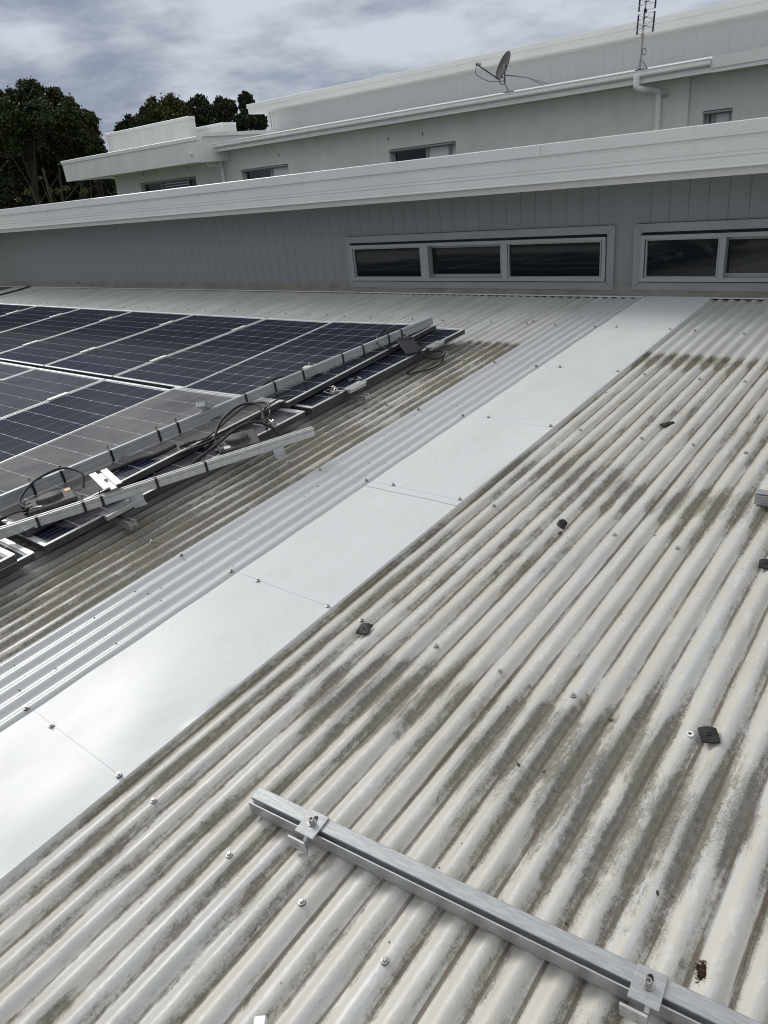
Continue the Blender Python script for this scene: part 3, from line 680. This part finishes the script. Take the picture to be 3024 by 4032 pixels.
# mounting rails under the rows with their clamps
RAILP = [(-.02, 0), (-.02, .036), (-.008, .036), (-.008, .026), (.008, .026), (.008, .036), (.02, .036), (.02, 0), (.012, 0), (.012, .012), (-.012, .012), (-.012, 0)]
def end_clamp_mesh():
    b = MB(); b.prism([(-.028, .004), (-.028, .010), (.010, .010), (.010, -.004), (.018, -.004), (.018, .010), (.034, .010), (.034, .004), (.024, .004), (.024, -.014), (.004, -.014), (.004, .004)], -.075, .075, axis='y')
    return b.mesh('end_clamp', M['alu'])
def mid_clamp_mesh():
    b = MB(); b.prism([(-.020, .002), (-.020, .007), (-.006, .007), (-.006, .001), (.006, .001), (.006, .007), (.020, .007), (.020, .002), (.008, .002), (.008, -.03), (-.008, -.03), (-.008, .002)], -.075, .075, axis='y')
    return b.mesh('mid_clamp', M['alub'])
ECM, MCM = end_clamp_mesh(), mid_clamp_mesh()
BOLT = MB().lathe([(.006, 0), (.006, .008), (.0055, .009)], 10).mesh('clamp_bolt', M['stain'])
mr = [(3.87, 8, 'upper one of the top row, cut end by the black inverter'), (3.04, 8, 'lower one of the top row, cut end below the bolt pile'),
      (2.245, 4, 'upper one of the middle row, mostly hidden'), (1.395, 4, 'lower one of the middle row, cut end below the channel clamp')]
for i, (y, nk, lab) in enumerate(mr):
    t = thing('mounting_rail', 'aluminium mounting rail, ' + lab, 'rail', SM @ ARR @ Matrix.Translation((0, y - 2.65, 0)), 'mounting rails under the panels')
    xe = .105 if i != 2 else -.02
    MB().prism([(a, c + .024) for a, c in RAILP], -nk * PITCH - .3, xe, axis='x').build('rail', M['alu'], t)
    for q in range(nk * 1): MB().box(-.03, .03, -.03, -.0215, -.002, .05, 0, Matrix.Translation((-q * 1.2 - .55, 0, 0))).build('foot', M['alu'], t)
    if i != 2: link('end_clamp', ECM, t, Matrix.Translation((.014, 0, ZB))); link('clamp_bolt', BOLT, t, Matrix.Translation((.014, 0, ZB - .001)))
    for k in range(1, nk + 1):
        if i in (0, 1, 2, 3) and k >= 2 or (k == 1 and False):
            link('mid_clamp', MCM, t, Matrix.Translation((-k * PITCH + .009 - (.002 if i > 1 else 0), .06 if i < 2 else 0, ZB))); link('clamp_bolt', BOLT, t, Matrix.Translation((-k * PITCH + .009, .06 if i < 2 else 0, ZB + .0005)))

# ------------------------------------------------------------------ strapped rail bundles
def beam_T(a, c):
    a, c = Vector(a), Vector(c); d = (c - a); l = d.length; x = d.normalized(); z = Vector((0, 0, 1)); z = (z - x * z.dot(x)).normalized(); y = z.cross(x)
    m_ = Matrix((x, y, z)).transposed().to_4x4(); m_.translation = a; return m_, l
def rail_prof(y0, h=.052, w_=.030):
    return [(y0, 0), (y0, h * .62), (y0 + .004, h * .65), (y0 + .004, h * .69), (y0, h * .72), (y0, h), (y0 + .008, h), (y0 + .008, h - .012), (y0 + w_ - .008, h - .012), (y0 + w_ - .008, h), (y0 + w_, h),
            (y0 + w_, h * .72), (y0 + w_ - .004, h * .69), (y0 + w_ - .004, h * .65), (y0 + w_, h * .62), (y0 + w_, 0)]
def bundle(label, a, c, ties, m, h, offs, ww=.03, feet=()):
    m_, l = beam_T(a, c); t = thing('rail_bundle', label, 'rail bundle', SM @ m_, 'strapped rail bundles')
    for q, y0 in enumerate(offs): MB().prism(rail_prof(y0, h, ww), -.015 * q, l - .05 * q, axis='x').build('rail', m, t)
    lo, hi = min(offs) - .002, max(offs) + ww + .002
    for s_ in ties:
        b = MB(); wd = .0055; e = .0022
        T = Matrix.Translation((l * s_, 0, 0)) @ Matrix.Rotation(R(random.uniform(-6, 6)), 4, 'Z')
        b.box(-wd, wd, lo - e, lo, -.004, h + e, 0, T); b.box(-wd, wd, lo, hi, h, h + e, 0, T); b.box(-wd, wd, hi, hi + e, -.004, h + e, 0, T); b.box(-wd, wd, lo, hi, -.004, -.0015, 0, T)
        b.tube([T @ Vector((0, hi, h)), T @ Vector((.01, hi + .02, h + .012)), T @ Vector((.02, hi + .03, h + .002))], .0025, 5)
        b.build('cable_tie', M['black'], t)
    for s_ in feet: MB().box(-.028, .028, lo - .004, lo - .0005, -.038, .002, 0, Matrix.Translation((l * s_, 0, 0))).build('foot', M['alu'], t); MB().box(-.028, .028, lo - .05, lo - .004, -.040, -.036, 0, Matrix.Translation((l * s_, 0, 0))).build('foot_base', M['alu'], t)
    return t
A0, A1 = Vector((-3.40, .55, .150)), Vector((-3.036, 4.160, .150))
def frac(y): return (y - A0.y) / (A1.y - A0.y)
b1 = bundle('long grey rail bundle tied with black straps lying across both loose panels', A0, A1, [frac(v) for v in (1.263, 1.408, 1.668, 1.942, 2.06, 2.513, 2.725, 2.947, 3.279, 3.464, 3.707, 3.834)], M['alud'], .056, (0.,), .018, [frac(v) for v in (1.72, 2.44, 3.12, 3.86)])
B0, B1 = Vector((-3.21, .62, .135)), Vector((-2.525, 2.352, .112))
def frac2(y): return (y - B0.y) / (B1.y - B0.y)
b2 = bundle('short bright rail bundle overhanging the panel edge with black cables coiled behind it', B0, B1, [frac2(v) for v in (1.108, 1.291, 1.365, 1.597, 1.819)], M['mill'], .045, (0.,), .028, [frac2(2.16), frac2(1.50)])

# ------------------------------------------------------------------ loose parts on the panels
def inverter(T, m, label, dome=True, sticker=True, yel=False):
    t = thing('microinverter', label, 'inverter', T)
    MB().box(-.105, .105, -.075, .075, 0, .022, ch=.004).build('body', m, t)
    b = MB()
    if dome:
        b.lathe([(.060, .021), (.058, .040), (.050, .044)], 20, 0, Matrix.Diagonal((1, .62, 1, 1))); b.build('dome', m, t, True)
    for i in range(3): MB().box(-.098, -.078 + .0, -.06 + .045 * i, -.03 + .045 * i, .0215, .026).build('rib', m, t)
    if sticker:
        MB().box(-.085, -.045, -.06, -.035, .0222, .0228).build('sticker', M['wht'], t)
        if yel: MB().box(.075, .100, .03, .06, .0222, .0228).build('sticker', M['yellow'], t)
    MB().box(-.122, -.1055, -.05, -.02, .004, .018, ch=.002).build('socket', M['black'], t); MB().box(-.122, -.1055, .02, .05, .004, .018, ch=.002).build('socket', M['black'], t)
    return t
inverter(rf(-3.150, 1.245, .146, R(72)), M['inv'], 'dusty grey inverter with an oval lid behind the short rail bundle at left', True, True, True)
inverter(SM @ tr(-2.835, 2.105, .128, R(58)) @ Matrix.Rotation(R(10), 4, 'X'), M['inv'], 'dusty grey inverter half hidden under looped black cables by the bundle end')
inverter(SM @ tr(-2.915, 3.70, .135, R(-30)) @ Matrix.Rotation(R(24), 4, 'Y') @ Matrix.Rotation(R(-8), 4, 'X') @ Matrix.Scale(.82, 4), M['navy'], 'black inverter hanging over the panel edge below the long rail bundle', False, False)
def cable(pts, r, label, conn=(), roofz=True):
    base = Vector(pts[0]); t = thing('cable', label, 'cable', SM @ Matrix.Translation(base))
    p = [Vector(q) - base for q in pts]
    MB().tube(spline(p, 7), r, 8).build('sheath', M['cable'], t, True)
    for i in conn:
        a = p[i]; d = (p[i] - p[i + 1] if i == 0 else p[i] - p[i - 1]).normalized()
        b = MB(); b.tube([a - d * .012, a + d * .02, a + d * .022, a + d * .05, a + d * .052, a + d * .075], [.0085, .0095, .012, .012, .0085, .0085], 8); b.build('connector', M['black'], t)
    return t
cable([(-3.14, 1.135, .175), (-3.24, 1.15, .185), (-3.33, 1.27, .205), (-3.30, 1.40, .225), (-3.16, 1.43, .215), (-3.09, 1.385, .175)], .006, 'thick black cable arching over the grey inverter at left')
cable([(-3.22, 1.05, .155), (-3.19, 1.10, .165), (-3.13, 1.15, .170), (-3.10, 1.19, .165)], .005, 'short black lead with a plug at the far left of the panels', (0,))
cable([(-3.04, 1.99, .155), (-3.00, 2.06, .162), (-3.03, 2.22, .185), (-3.02, 2.36, .215), (-2.93, 2.42, .22), (-2.84, 2.36, .20), (-2.80, 2.28, .165)], .005, 'thin black lead looping up under the long rail bundle', (0,))
cable([(-2.92, 1.96, .15), (-2.95, 2.05, .16), (-3.01, 2.16, .20), (-2.99, 2.28, .245), (-2.90, 2.33, .25), (-2.80, 2.28, .21), (-2.74, 2.23, .165)], .007, 'black cable hooped above the half hidden inverter')
cable([(-2.87, 1.92, .145), (-2.84, 1.99, .175), (-2.82, 2.10, .21), (-2.78, 2.20, .215), (-2.70, 2.24, .175), (-2.66, 2.24, .12)], .008, 'thick black cable in front of the half hidden inverter', (0,))
cable([(-2.98, 1.955, .15), (-2.93, 2.02, .165), (-2.90, 2.2, .18), (-2.84, 2.36, .22), (-2.79, 2.46, .24), (-2.83, 2.53, .23), (-2.91, 2.50, .215), (-2.93, 2.40, .19), (-2.88, 2.33, .165)], .005, 'thin black lead ringed beside the bolts on the lower panel', (0,))
cable([(-2.86, 3.66, .12), (-2.80, 3.62, .055), (-2.855, 3.56, .008), (-2.80, 3.60, .006), (-2.74, 3.70, .006), (-2.73, 3.80, .02), (-2.79, 3.87, .05), (-2.83, 3.88, .085)], .004, 'thin black cable lying in a loop on the roof below the black inverter')
cable([(-2.78, 3.62, .15), (-2.72, 3.63, .10), (-2.69, 3.72, .07), (-2.71, 3.80, .08), (-2.78, 3.78, .10)], .008, 'thick black cable tail curling from the black inverter')
cable([(-3.06, 3.86, .16), (-3.12, 3.80, .21), (-3.14, 3.70, .225), (-3.10, 3.60, .19), (-3.0, 3.56, .165), (-2.95, 3.62, .16)], .005, 'thin black lead arching behind the top of the long bundle')
cable([(-3.20, 2.60, .16), (-3.24, 2.68, .195), (-3.23, 2.80, .205), (-3.17, 2.86, .195)], .006, 'short black lead showing above the middle of the long bundle')
cable([(-3.18, 1.62, .15), (-3.15, 1.72, .155), (-3.12, 1.80, .15), (-3.10, 1.92, .155)], .011, 'black connector lead lying under the long bundle near its feet', (0,))
cable([(-11.70, 4.9, .006), (-11.67, 5.1, .008), (-11.66, 5.35, .008), (-11.66, 5.56, .02)], .012, 'thin dark sheet joint line running down the roof from the wall at far left')  # dark tube standing for the line of a sheet joint
def bolts(n, cx, cy, z, label):
    for i in range(n):
        T = rf(cx + random.uniform(-.035, .035), cy + random.uniform(-.05, .05), z + .007 * (i % 3) + .006, random.uniform(0, 6.3)) @ Matrix.Rotation(R(90 + random.uniform(-16, 16)), 4, 'X')
        t = thing('bolt', label, 'bolt', T, label)
        MB().tube([(0, 0, 0), (0, 0, .055)], .0038, 7).build('shank', M['stain'], t); MB().lathe([(.0085, -.009), (.0085, 0)], 8).build('head', M['stain'], t)
bolts(8, -2.915, 2.93, .101, 'grey bolt in the pile on the right-hand panel beside the end clamp')
bolts(6, -2.905, 2.375, .101, 'grey bolt in the pile beside the ringed cable')
for i, (x, y) in enumerate(((-2.93, 3.115), (-2.905, 3.16))):
    t = thing('bolt', 'loose bolt %s on the dark panel above the bolt pile' % ('nearer' if i == 0 else 'farther'), 'bolt', rf(x, y, .108, i * 1.2) @ Matrix.Rotation(R(80), 4, 'X'))
    MB().tube([(0, 0, 0), (0, 0, .03)], .004, 7).build('shank', M['stain'], t); MB().lathe([(.009, -.010), (.009, 0)], 8).build('head', M['stain'], t)
# channel clamps and offcuts
def channel(T, label, l=.235):
    t = thing('channel_clamp', label, 'clamp', T)
    b = MB(); b.prism([(-.042, .014), (-.042, .018), (-.012, .018), (-.012, .004), (.012, .004), (.012, .018), (.042, .018), (.042, .014), (.016, .014), (.016, 0), (-.016, 0), (-.016, .014)], -l / 2, l / 2, axis='y')
    b.build('channel', M['alub'], t); MB().lathe([(.0085, .004), (.0085, .016), (.007, .017)], 10).build('bolt', M['stain'], t); return t
channel(SM @ tr(-2.985, 1.447, .192, R(74)), 'bright channel clamp lying across the short rail bundle')
oc = thing('rail_offcut', 'short dark rail offcut propped up behind the long rail bundle', 'offcut', SM @ tr(-3.29, 2.33, .16, R(-62)) @ Matrix.Rotation(R(-32), 4, 'Y'))
MB().prism([(-.026, 0), (-.026, .03), (-.016, .03), (-.016, .02), (-.006, .02), (-.006, .028), (.006, .028), (.006, .02), (.016, .02), (.016, .03), (.026, .03), (.026, 0)], -.02, .155, axis='x').build('extrusion', M['alu'], oc)
sc = thing('clamp_block', 'small clamp with a bolt resting on top of the long rail bundle', 'clamp', SM @ tr(-3.225, 3.055, .146, R(20)))
MB().box(-.03, .03, -.025, .025, 0, .03, ch=.003).build('block', M['alub'], sc); MB().box(-.028, .028, -.024, .024, .031, .045, ch=.003).build('upper_plate', M['alub'], sc)
MB().tube([(.0, .03, .02), (.0, .03, .062)], .006, 8).build('bolt', M['stain'], sc); MB().box(.035, .075, -.02, .03, .0, .05, ch=.003).build('jaw', M['alub'], sc)

# ================================================================== NEAR RAIL
def near_rail(T, x1, label, clamps):
    t = thing('loose_rail', label, 'rail', T)
    pr = [(0, 0), (0, .037), (.0032, .037), (.0032, .0105), (.0155, .0105), (.0155, .028), (.0125, .0325), (.0125, .040), (.0145, .042), (.046, .042), (.048, .040), (.048, .003), (.044, .0)]
    MB().prism(pr, 0, x1, axis='x').build('rail', M['alur'], t)
    MB().box(.0, x1, .0131, .0472, .0008, .0315).build('web', M['alu'], t) if False else None
    for cx, rz in clamps:
        L = Matrix.Translation((cx, 0, .0095)) @ Matrix.Rotation(rz, 4, 'Z')
        pl = MB(); pl.box(-.027, .027, -.016, .049, .0327, .0375, ch=.0008); pl = pl.build('clamp_plate', M['alur'], t, False, L)
        b = MB(); b.lathe([(.0068, 0), (.0068, .0006)], 14, 0, Matrix.Translation((0, .026, .0376)) @ Matrix.Diagonal((1, 2.0, 1, 1))); b.build('slot', M['black'], pl)
        b = MB(); b.lathe([(.0105, .0), (.0105, .002), (.0072, .0022), (.0072, .0135), (.0062, .0150), (.0040, .0150), (.0038, .008)], 18, 0, Matrix.Translation((0, .018, .0379))); b.build('cap_bolt', M['stain'], pl, True)
        b = MB(); b.box(-.036, .012, -.030, -.0245, -.006, .034, ch=.0008, T=Matrix.Rotation(R(5), 4, 'X')); b.build('lip_plate', M['mill'], t, False, L)
        b = MB(); b.prism([(-.0245, -.002), (-.0245, .030), (-.0155, .0372), (-.0155, .0325)], .004, .012, axis='x'); b.build('gusset', M['alur'], t, False, L)
        b = MB(); b.lathe([(.005, 0), (.0045, .002), (.002, .0022)], 10, 0, Matrix.Translation((-.010, -.0315, .016)) @ Matrix.Rotation(R(90), 4, 'X')); b.build('stud', M['stain'], t, True, L)
        b = MB(); b.box(-.018, .018, .006, .040, -.022, -.0100); b.build('rail_foot', M['mill'], t, False, L)
    return t
def mat_rail():
    m = bpy.data.materials.new('ribbed_aluminium'); m.use_nodes = True; t = NT(m.node_tree); b = t.n['Principled BSDF']
    X, Y, Z = t.xyz(t.obj())
    n = t.noise(t.vec(t.mul(X, 30), t.mul(Y, 260), t.mul(Z, 200)), 1., 4., .6); d = t.noise(t.obj(), 160., 4., .7)
    c = t.mix(t.ss(n, .35, .7), (.43, .44, .45), (.56, .57, .58)); c = t.mix(t.ss(d, .64, .72, 0, .55), c, (.10, .10, .09))
    t.set(b.inputs['Base Color'], c); b.inputs['Metallic'].default_value = .7; b.inputs['Roughness'].default_value = .40
    wv = t.m('ABSOLUTE', t.add(t.m('FRACT', t.mul(Y, 1 / .0034)), -.5))
    t.set(b.inputs['Normal'], t.bump(wv, .0010, .8)); return m
M['alur'] = mat_rail()
ANG = math.atan2(.108, 1.121)
near_rail(rf(-1.172, .632, .004, ANG), 2.2, 'silver mounting rail with two bolted clamps lying across the ribs in the foreground', [(.188, R(0)), (.945, R(0))])
near_rail(rf(-.535, 2.625, .004, R(2)), 2.0, 'silver rail end poking in at the right edge of the roof', [])
lb = thing('loose_bracket', 'white bracket corner just showing at the bottom edge', 'bracket', rf(-.795, .312, .0, R(40)))
MB().box(-.014, .010, -.014, .010, .0, .020, ch=.002).build('block', M['alub'], lb); MB().box(-.020, .016, -.022, -.0145, .0, .010, ch=.002).build('flange', M['alub'], lb)

# ------------------------------------------------------------------ rubber pads, hole, nest
def pad(x, y, rz, label, bend=0., w_=.042, l_=.051, zz=None):
    b = MB(); n = 6; v = []
    t = thing('rubber_pad', label, 'pad', rf(x, y, .0 if zz is None else zz, rz), 'square rubber pads left on the ribs')
    for lay in (0, 1):
        for j in range(n + 1):
            for i in range(n + 1):
                u, q = i / n - .5, j / n - .5; v.append((u * w_, q * l_, .002 + lay * .005 - bend * (u * u + .4 * q * q) * 4 * .012 + .002 * math.sin(5 * u + 3 * q)))
    N = (n + 1) ** 2; f = []
    for j in range(n):
        for i in range(n):
            a = j * (n + 1) + i; f += [(a, a + n + 1, a + n + 2, a + 1), (N + a, N + a + 1, N + a + n + 2, N + a + n + 1)]
    ed = [i for i in range(n)] + [(n) + (n + 1) * j for j in range(n)] + [N - 1 - i for i in range(n)] + [(n + 1) * (n - j) for j in range(n)]
    for k in range(len(ed)): a, c = ed[k], ed[(k + 1) % len(ed)]; f.append((a, c, N + c, N + a))
    b.poly(v, f); b.build('sheet', M['rubber'], t, True)
    MB().lathe([(.0065, .0072), (.0065, .0085), (.004, .0085), (.0038, .0075)], 12).build('hole_rim', M['black'], t, True)
pad(-1.388, 1.338, R(18), 'square black rubber pad with a hole lying below the cover strip', .1)
pad(-1.121, 2.222, R(6), 'curled black rubber pad standing on a rib in mid roof', 1.2)
pad(-1.078, 3.270, R(-40), 'narrow black rubber scrap farthest up the dirty ribs', .5, .034, .060)
pad(-.330, 1.412, R(28), 'largest black rubber pad near the right edge beside a drilled hole', .15, .043, .049, .003)
pad(-.400, 2.238, R(10), 'black rubber pad cut off by the right edge of the picture', .2)
hw = thing('washer', 'white washer round a drilled hole beside the largest rubber pad', 'washer', rf(-.371, 1.398, .0005))
MB().lathe([(.010, 0), (.0098, .002), (.0045, .0026), (.004, .001)], 16).build('ring', M['wht'], hw, True); MB().lathe([(.0042, .0008), (.0041, .0012)], 12).build('hole', M['black'], hw)
nb = thing('moss_clump', 'brown clump of dead moss lodged in a valley beyond the near rail', 'clump', rf(-.165, .842, -.012, R(20)))
b = MB()
for i in range(420):
    u = random.uniform(0, 6.28); r_ = random.random() ** .6; p = Vector((r_ * .015 * math.cos(u), r_ * .032 * math.sin(u), random.random() * .014 * (1 - r_ * .6)))
    d = Vector((random.gauss(0, 1), random.gauss(0, 1), random.gauss(.2, .6))).normalized() * random.uniform(.004, .010)
    s_ = Vector((random.gauss(0, 1), random.gauss(0, 1), random.gauss(0, 1))).normalized() * random.uniform(.0008, .0022)
    b.poly([p - d, p + s_, p + d, p - s_], [(0, 1, 2, 3)])
b.build('stalks', M['moss'], nb)
b = MB(); b.lathe([(.002, -.004), (.013, .0), (.011, .007), (.003, .010)], 10, 0, Matrix.Diagonal((1, 2.1, 1, 1))); b.build('core', M['moss'], nb, True)
# leaf flecks scattered over the sheets
b = MB()
def fleck(x, y, z, s_):
    a = random.random() * 6.28; ca, sa = math.cos(a), math.sin(a)
    q = [(-1, -.1), (-.3, -.45), (.6, -.3), (1, .1), (.2, .5), (-.6, .3)]
    v = [(x + s_ * (u * ca - w_ * sa), y + s_ * (u * sa + w_ * ca), z + s_ * .25 * random.random()) for u, w_ in q]
    v += [(p[0], p[1], p[2] - s_ * .2) for p in v]
    b.poly(v, [tuple(range(6)), tuple(range(11, 5, -1))] + [(i, 6 + i, 6 + (i + 1) % 6, (i + 1) % 6) for i in range(6)])
for i in range(150):
    x, y = random.uniform(-1.55, .2), random.uniform(.25, 4.3); fleck(x, y, ribz(x) + .001, random.uniform(.001, .0035) * (2.0 if random.random() < .08 else 1))
for i in range(70):
    y = random.uniform(.4, 3.4); x = XC - random.choice((12.5, 11.5, 10.5, 9.5)) * P + random.gauss(0, .006); fleck(x, y, ribz(x) + .0042, random.uniform(.0015, .005))
for i in range(60):
    x, y = random.uniform(-2.9, -2.45), random.uniform(.6, 4.2); fleck(x, y, ribz(x) + .001, random.uniform(.002, .006))
for i in range(22):
    x, y = random.uniform(-2.03, -1.6), random.uniform(.3, 3.5); fleck(x, y, .0085, random.uniform(.0008, .0022))
for x, y, s_ in ((-.56, 1.36, .012), (-.69, 1.10, .009), (-.63, 1.12, .006), (-1.10, 2.17, .013), (-2.65, 4.02, .012), (-2.75, 3.0, .010), (-2.62, 4.75 + .1, .014), (-.42, .80, .006), (-.29, .95, .007), (-1.52, 3.60, .008)): fleck(x, y, ribz(x) + .001, s_)
lt = b.build('leaf_litter', M['litter']); lt.matrix_world = SM.copy(); lt['kind'] = 'stuff'
lt['label'] = 'dark flecks of leaf litter scattered over the ribs'; lt['category'] = 'litter'

# ================================================================== TREES
F = 2844.0
def at(u, v, dep):                      # point seen at photo pixel u, v standing dep metres ahead
    return cam.matrix_world @ Vector(((u - 1512) / F * dep, -(v - 2016) / F * dep, -dep))
def crown_mesh(blobs, nleaf, ls, m, seed):
    r_ = np.random.default_rng(seed); tot = sum(b_[1] ** 2 for b_ in blobs); V = []; 
    for c, rad, sq in blobs:
        n = int(nleaf * 2.3 * rad ** 2 / tot)
        # sub-clumps on the blob
        k = max(40, int(90 * rad)); d = r_.normal(size=(k, 3)); d /= np.linalg.norm(d, axis=1)[:, None]
        cc = d * rad * (r_.random(k)[:, None] ** .40) * .86
        cr_ = rad * r_.uniform(.16, .46, k)
        w_ = r_.integers(0, k, n)
        p = r_.normal(size=(n, 3)); p /= np.linalg.norm(p, axis=1)[:, None]; p *= (np.abs(r_.normal(size=n)) * .62)[:, None] * cr_[w_][:, None]
        p[:, 2] *= .75
        p += cc[w_]; p[:, 2] *= sq
        p += np.array(c)
        a = r_.normal(size=(n, 3)); a[:, 2] -= .8; a /= np.linalg.norm(a, axis=1)[:, None]
        s_ = np.cross(a, r_.normal(size=(n, 3))); s_ /= np.linalg.norm(s_, axis=1)[:, None]
        L = ls * r_.uniform(.7, 1.5, n)[:, None]; a *= L; s_ *= L * .30
        V.append(np.stack([p - a * .5, p + s_ , p + a * .5, p - s_], 1))
    V = np.concatenate(V).reshape(-1, 3); nf = len(V) // 4
    me = bpy.data.meshes.new('crown'); me.vertices.add(len(V)); me.vertices.foreach_set('co', V.astype(np.float32).ravel())
    me.loops.add(nf * 4); me.loops.foreach_set('vertex_index', np.arange(nf * 4, dtype=np.int32)); me.polygons.add(nf)
    me.polygons.foreach_set('loop_start', np.arange(0, nf * 4, 4, dtype=np.int32)); me.polygons.foreach_set('loop_total', np.full(nf, 4, dtype=np.int32))
    me.materials.append(m); me.update(); me.validate(); return me
def tree(label, dep, blobs, m, nleaf, ls, org, sc_, seed, trunks=None, group='trees beyond the houses'):
    ks = [(Vector(at(org[0] + x * sc_, org[1] + y * sc_, dep + dd)), r_ * sc_ * dep / F) for x, y, r_, dd in blobs]
    low = min(ks, key=lambda q: q[0].z); cx = sum(q[0].x for q in ks) / len(ks); cy = sum(q[0].y for q in ks) / len(ks)
    base = Vector((cx, cy, -4.2)); t = thing('tree', label, 'tree', Matrix.Translation(base), group)
    link('crown', crown_mesh([(tuple(c - base), r_, 1.05) for c, r_ in ks], nleaf, ls, m, seed), t)
    b = MB(); h = low[0].z - base.z
    fork = Vector((random.uniform(-.2, .2), random.uniform(-.2, .2), h * .72))
    b.tube(spline([(0, 0, 0), (.08, .05, h * .3), fork], 4), [.12 - .006 * i for i in range(9)], 9)
    for c, r_ in ks:
        e = c - base; mid = fork.lerp(e, .5) + Vector((random.uniform(-.2, .2), random.uniform(-.2, .2), .15)); pts = spline([fork - Vector((0, 0, .3)), mid, e], 4)
        b.tube(pts, [.05 - .005 * i for i in range(len(pts))], 7)
    b.build('trunk', M['bark'], t, True)
    if trunks:
        for (x0, y0, x1, y1, r_) in trunks:
            p, q = Vector(at(org[0] + x0 * sc_, org[1] + y0 * sc_, dep - .6)) - base, Vector(at(org[0] + x1 * sc_, org[1] + y1 * sc_, dep - .6)) - base
            d = (q - p); q2 = q + d * ((0.0 - q.z) / d.z) if d.z < -.2 else q
            MB().tube([p, p.lerp(q2, .5) + Vector((.03, 0, 0)), q2], [r_ * .6, r_ * .8, r_], 7).build('limb', M['bark'], t, True)
    return t
k3 = 500 / 1659; O3 = (0, 300)
tree('tall dark gum tree at the left edge of the picture', 34, [(400, 250, 190, 0), (150, 350, 170, 1), (120, 560, 190, -1), (480, 520, 190, -1), (260, 760, 220, 0), (-60, 760, 230, 1), (300, 420, 150, 2)], M['lf1'], 52000, .14, O3, k3, 1, [(555, 1200, 680, 1660, .10), (395, 1440, 490, 1680, .08)])
tree('rounded dark gum tree just right of the tallest crown', 36, [(735, 270, 115, 0), (700, 450, 190, 1), (900, 430, 130, 0), (870, 620, 210, -1), (640, 700, 210, 0), (980, 560, 150, 1)], M['lf1'], 44000, .14, O3, k3, 2, [(770, 1200, 820, 1640, .08), (1040, 1380, 850, 1640, .05), (800, 1240, 640, 1480, .04)])
tree('gum tree with drooping right edge behind the parapet', 37, [(1140, 570, 130, 0), (1170, 720, 130, 1), (1120, 900, 190, 0), (1260, 960, 140, -1), (900, 900, 220, 0), (1000, 760, 180, 0)], M['lf1'], 38000, .14, O3, k3, 3, [(1180, 1370, 1190, 1590, .06), (900, 1400, 1100, 1600, .045), (1060, 1375, 1045, 1600, .05)])
tree('low dark understorey tree filling the gap below the left crowns', 39, [(300, 1050, 260, 0), (60, 1250, 280, 0), (650, 1120, 280, 1), (420, 1350, 250, 2), (820, 1150, 250, 1), (1100, 1200, 260, 1), (1350, 1500, 220, 0), (700, 1450, 260, 3), (1100, 1500, 230, 3), (150, 1560, 260, 0), (420, 1640, 200, 4), (700, 1640, 200, 4), (1000, 1640, 200, 4), (1300, 1620, 180, 4), (-60, 1640, 240, 2), (0, 1000, 200, 5)], M['lf3'], 80000, .16, O3, k3, 4)
tree('sparse pale sapling among the left trunks', 33, [(660, 1490, 40, 0), (870, 1470, 45, 0), (360, 1510, 40, 0), (520, 1330, 30, 0), (1100, 1500, 50, 0), (240, 1610, 35, 0), (760, 1500, 45, 0)], M['lf4'], 260, .11, O3, k3, 5)
k4 = 700 / 1659; O4 = (400, 350)
G2 = 'trees beyond the houses'
tree('small round tree at the left of the far tree line', 42, [(270, 340, 80, 0), (200, 380, 60, 0), (390, 220, 40, 0), (370, 320, 70, 0)], M['lf3'], 14000, .15, O4, k4, 6)
tree('broad olive green tree above the tall parapet', 43, [(520, 200, 110, 0), (660, 190, 120, 0), (600, 290, 130, 0), (480, 310, 100, 0), (740, 230, 90, 0), (460, 240, 60, 0)], M['lf2'], 30000, .16, O4, k4, 7)
tree('dark pointed tree beside the broad olive tree', 45, [(920, 100, 45, 0), (910, 170, 90, 0), (960, 230, 100, 0), (850, 180, 70, 0), (900, 300, 130, 0)], M['lf3'], 22000, .16, O4, k4, 8)
tree('open crowned tree with bare stems behind the link roof', 46, [(1130, 160, 75, 0), (1100, 210, 80, 0), (1200, 190, 70, 0), (1150, 260, 70, 0), (1100, 330, 60, 0)], M['lf3'], 13000, .16, O4, k4, 9)
tree('tree touching the left end of the upper white roof', 44, [(1345, 105, 65, 0), (1340, 160, 70, 0), (1400, 140, 50, 0), (1380, 270, 100, 0), (1470, 300, 80, 0), (1290, 340, 80, 0)], M['lf3'], 17000, .16, O4, k4, 10)
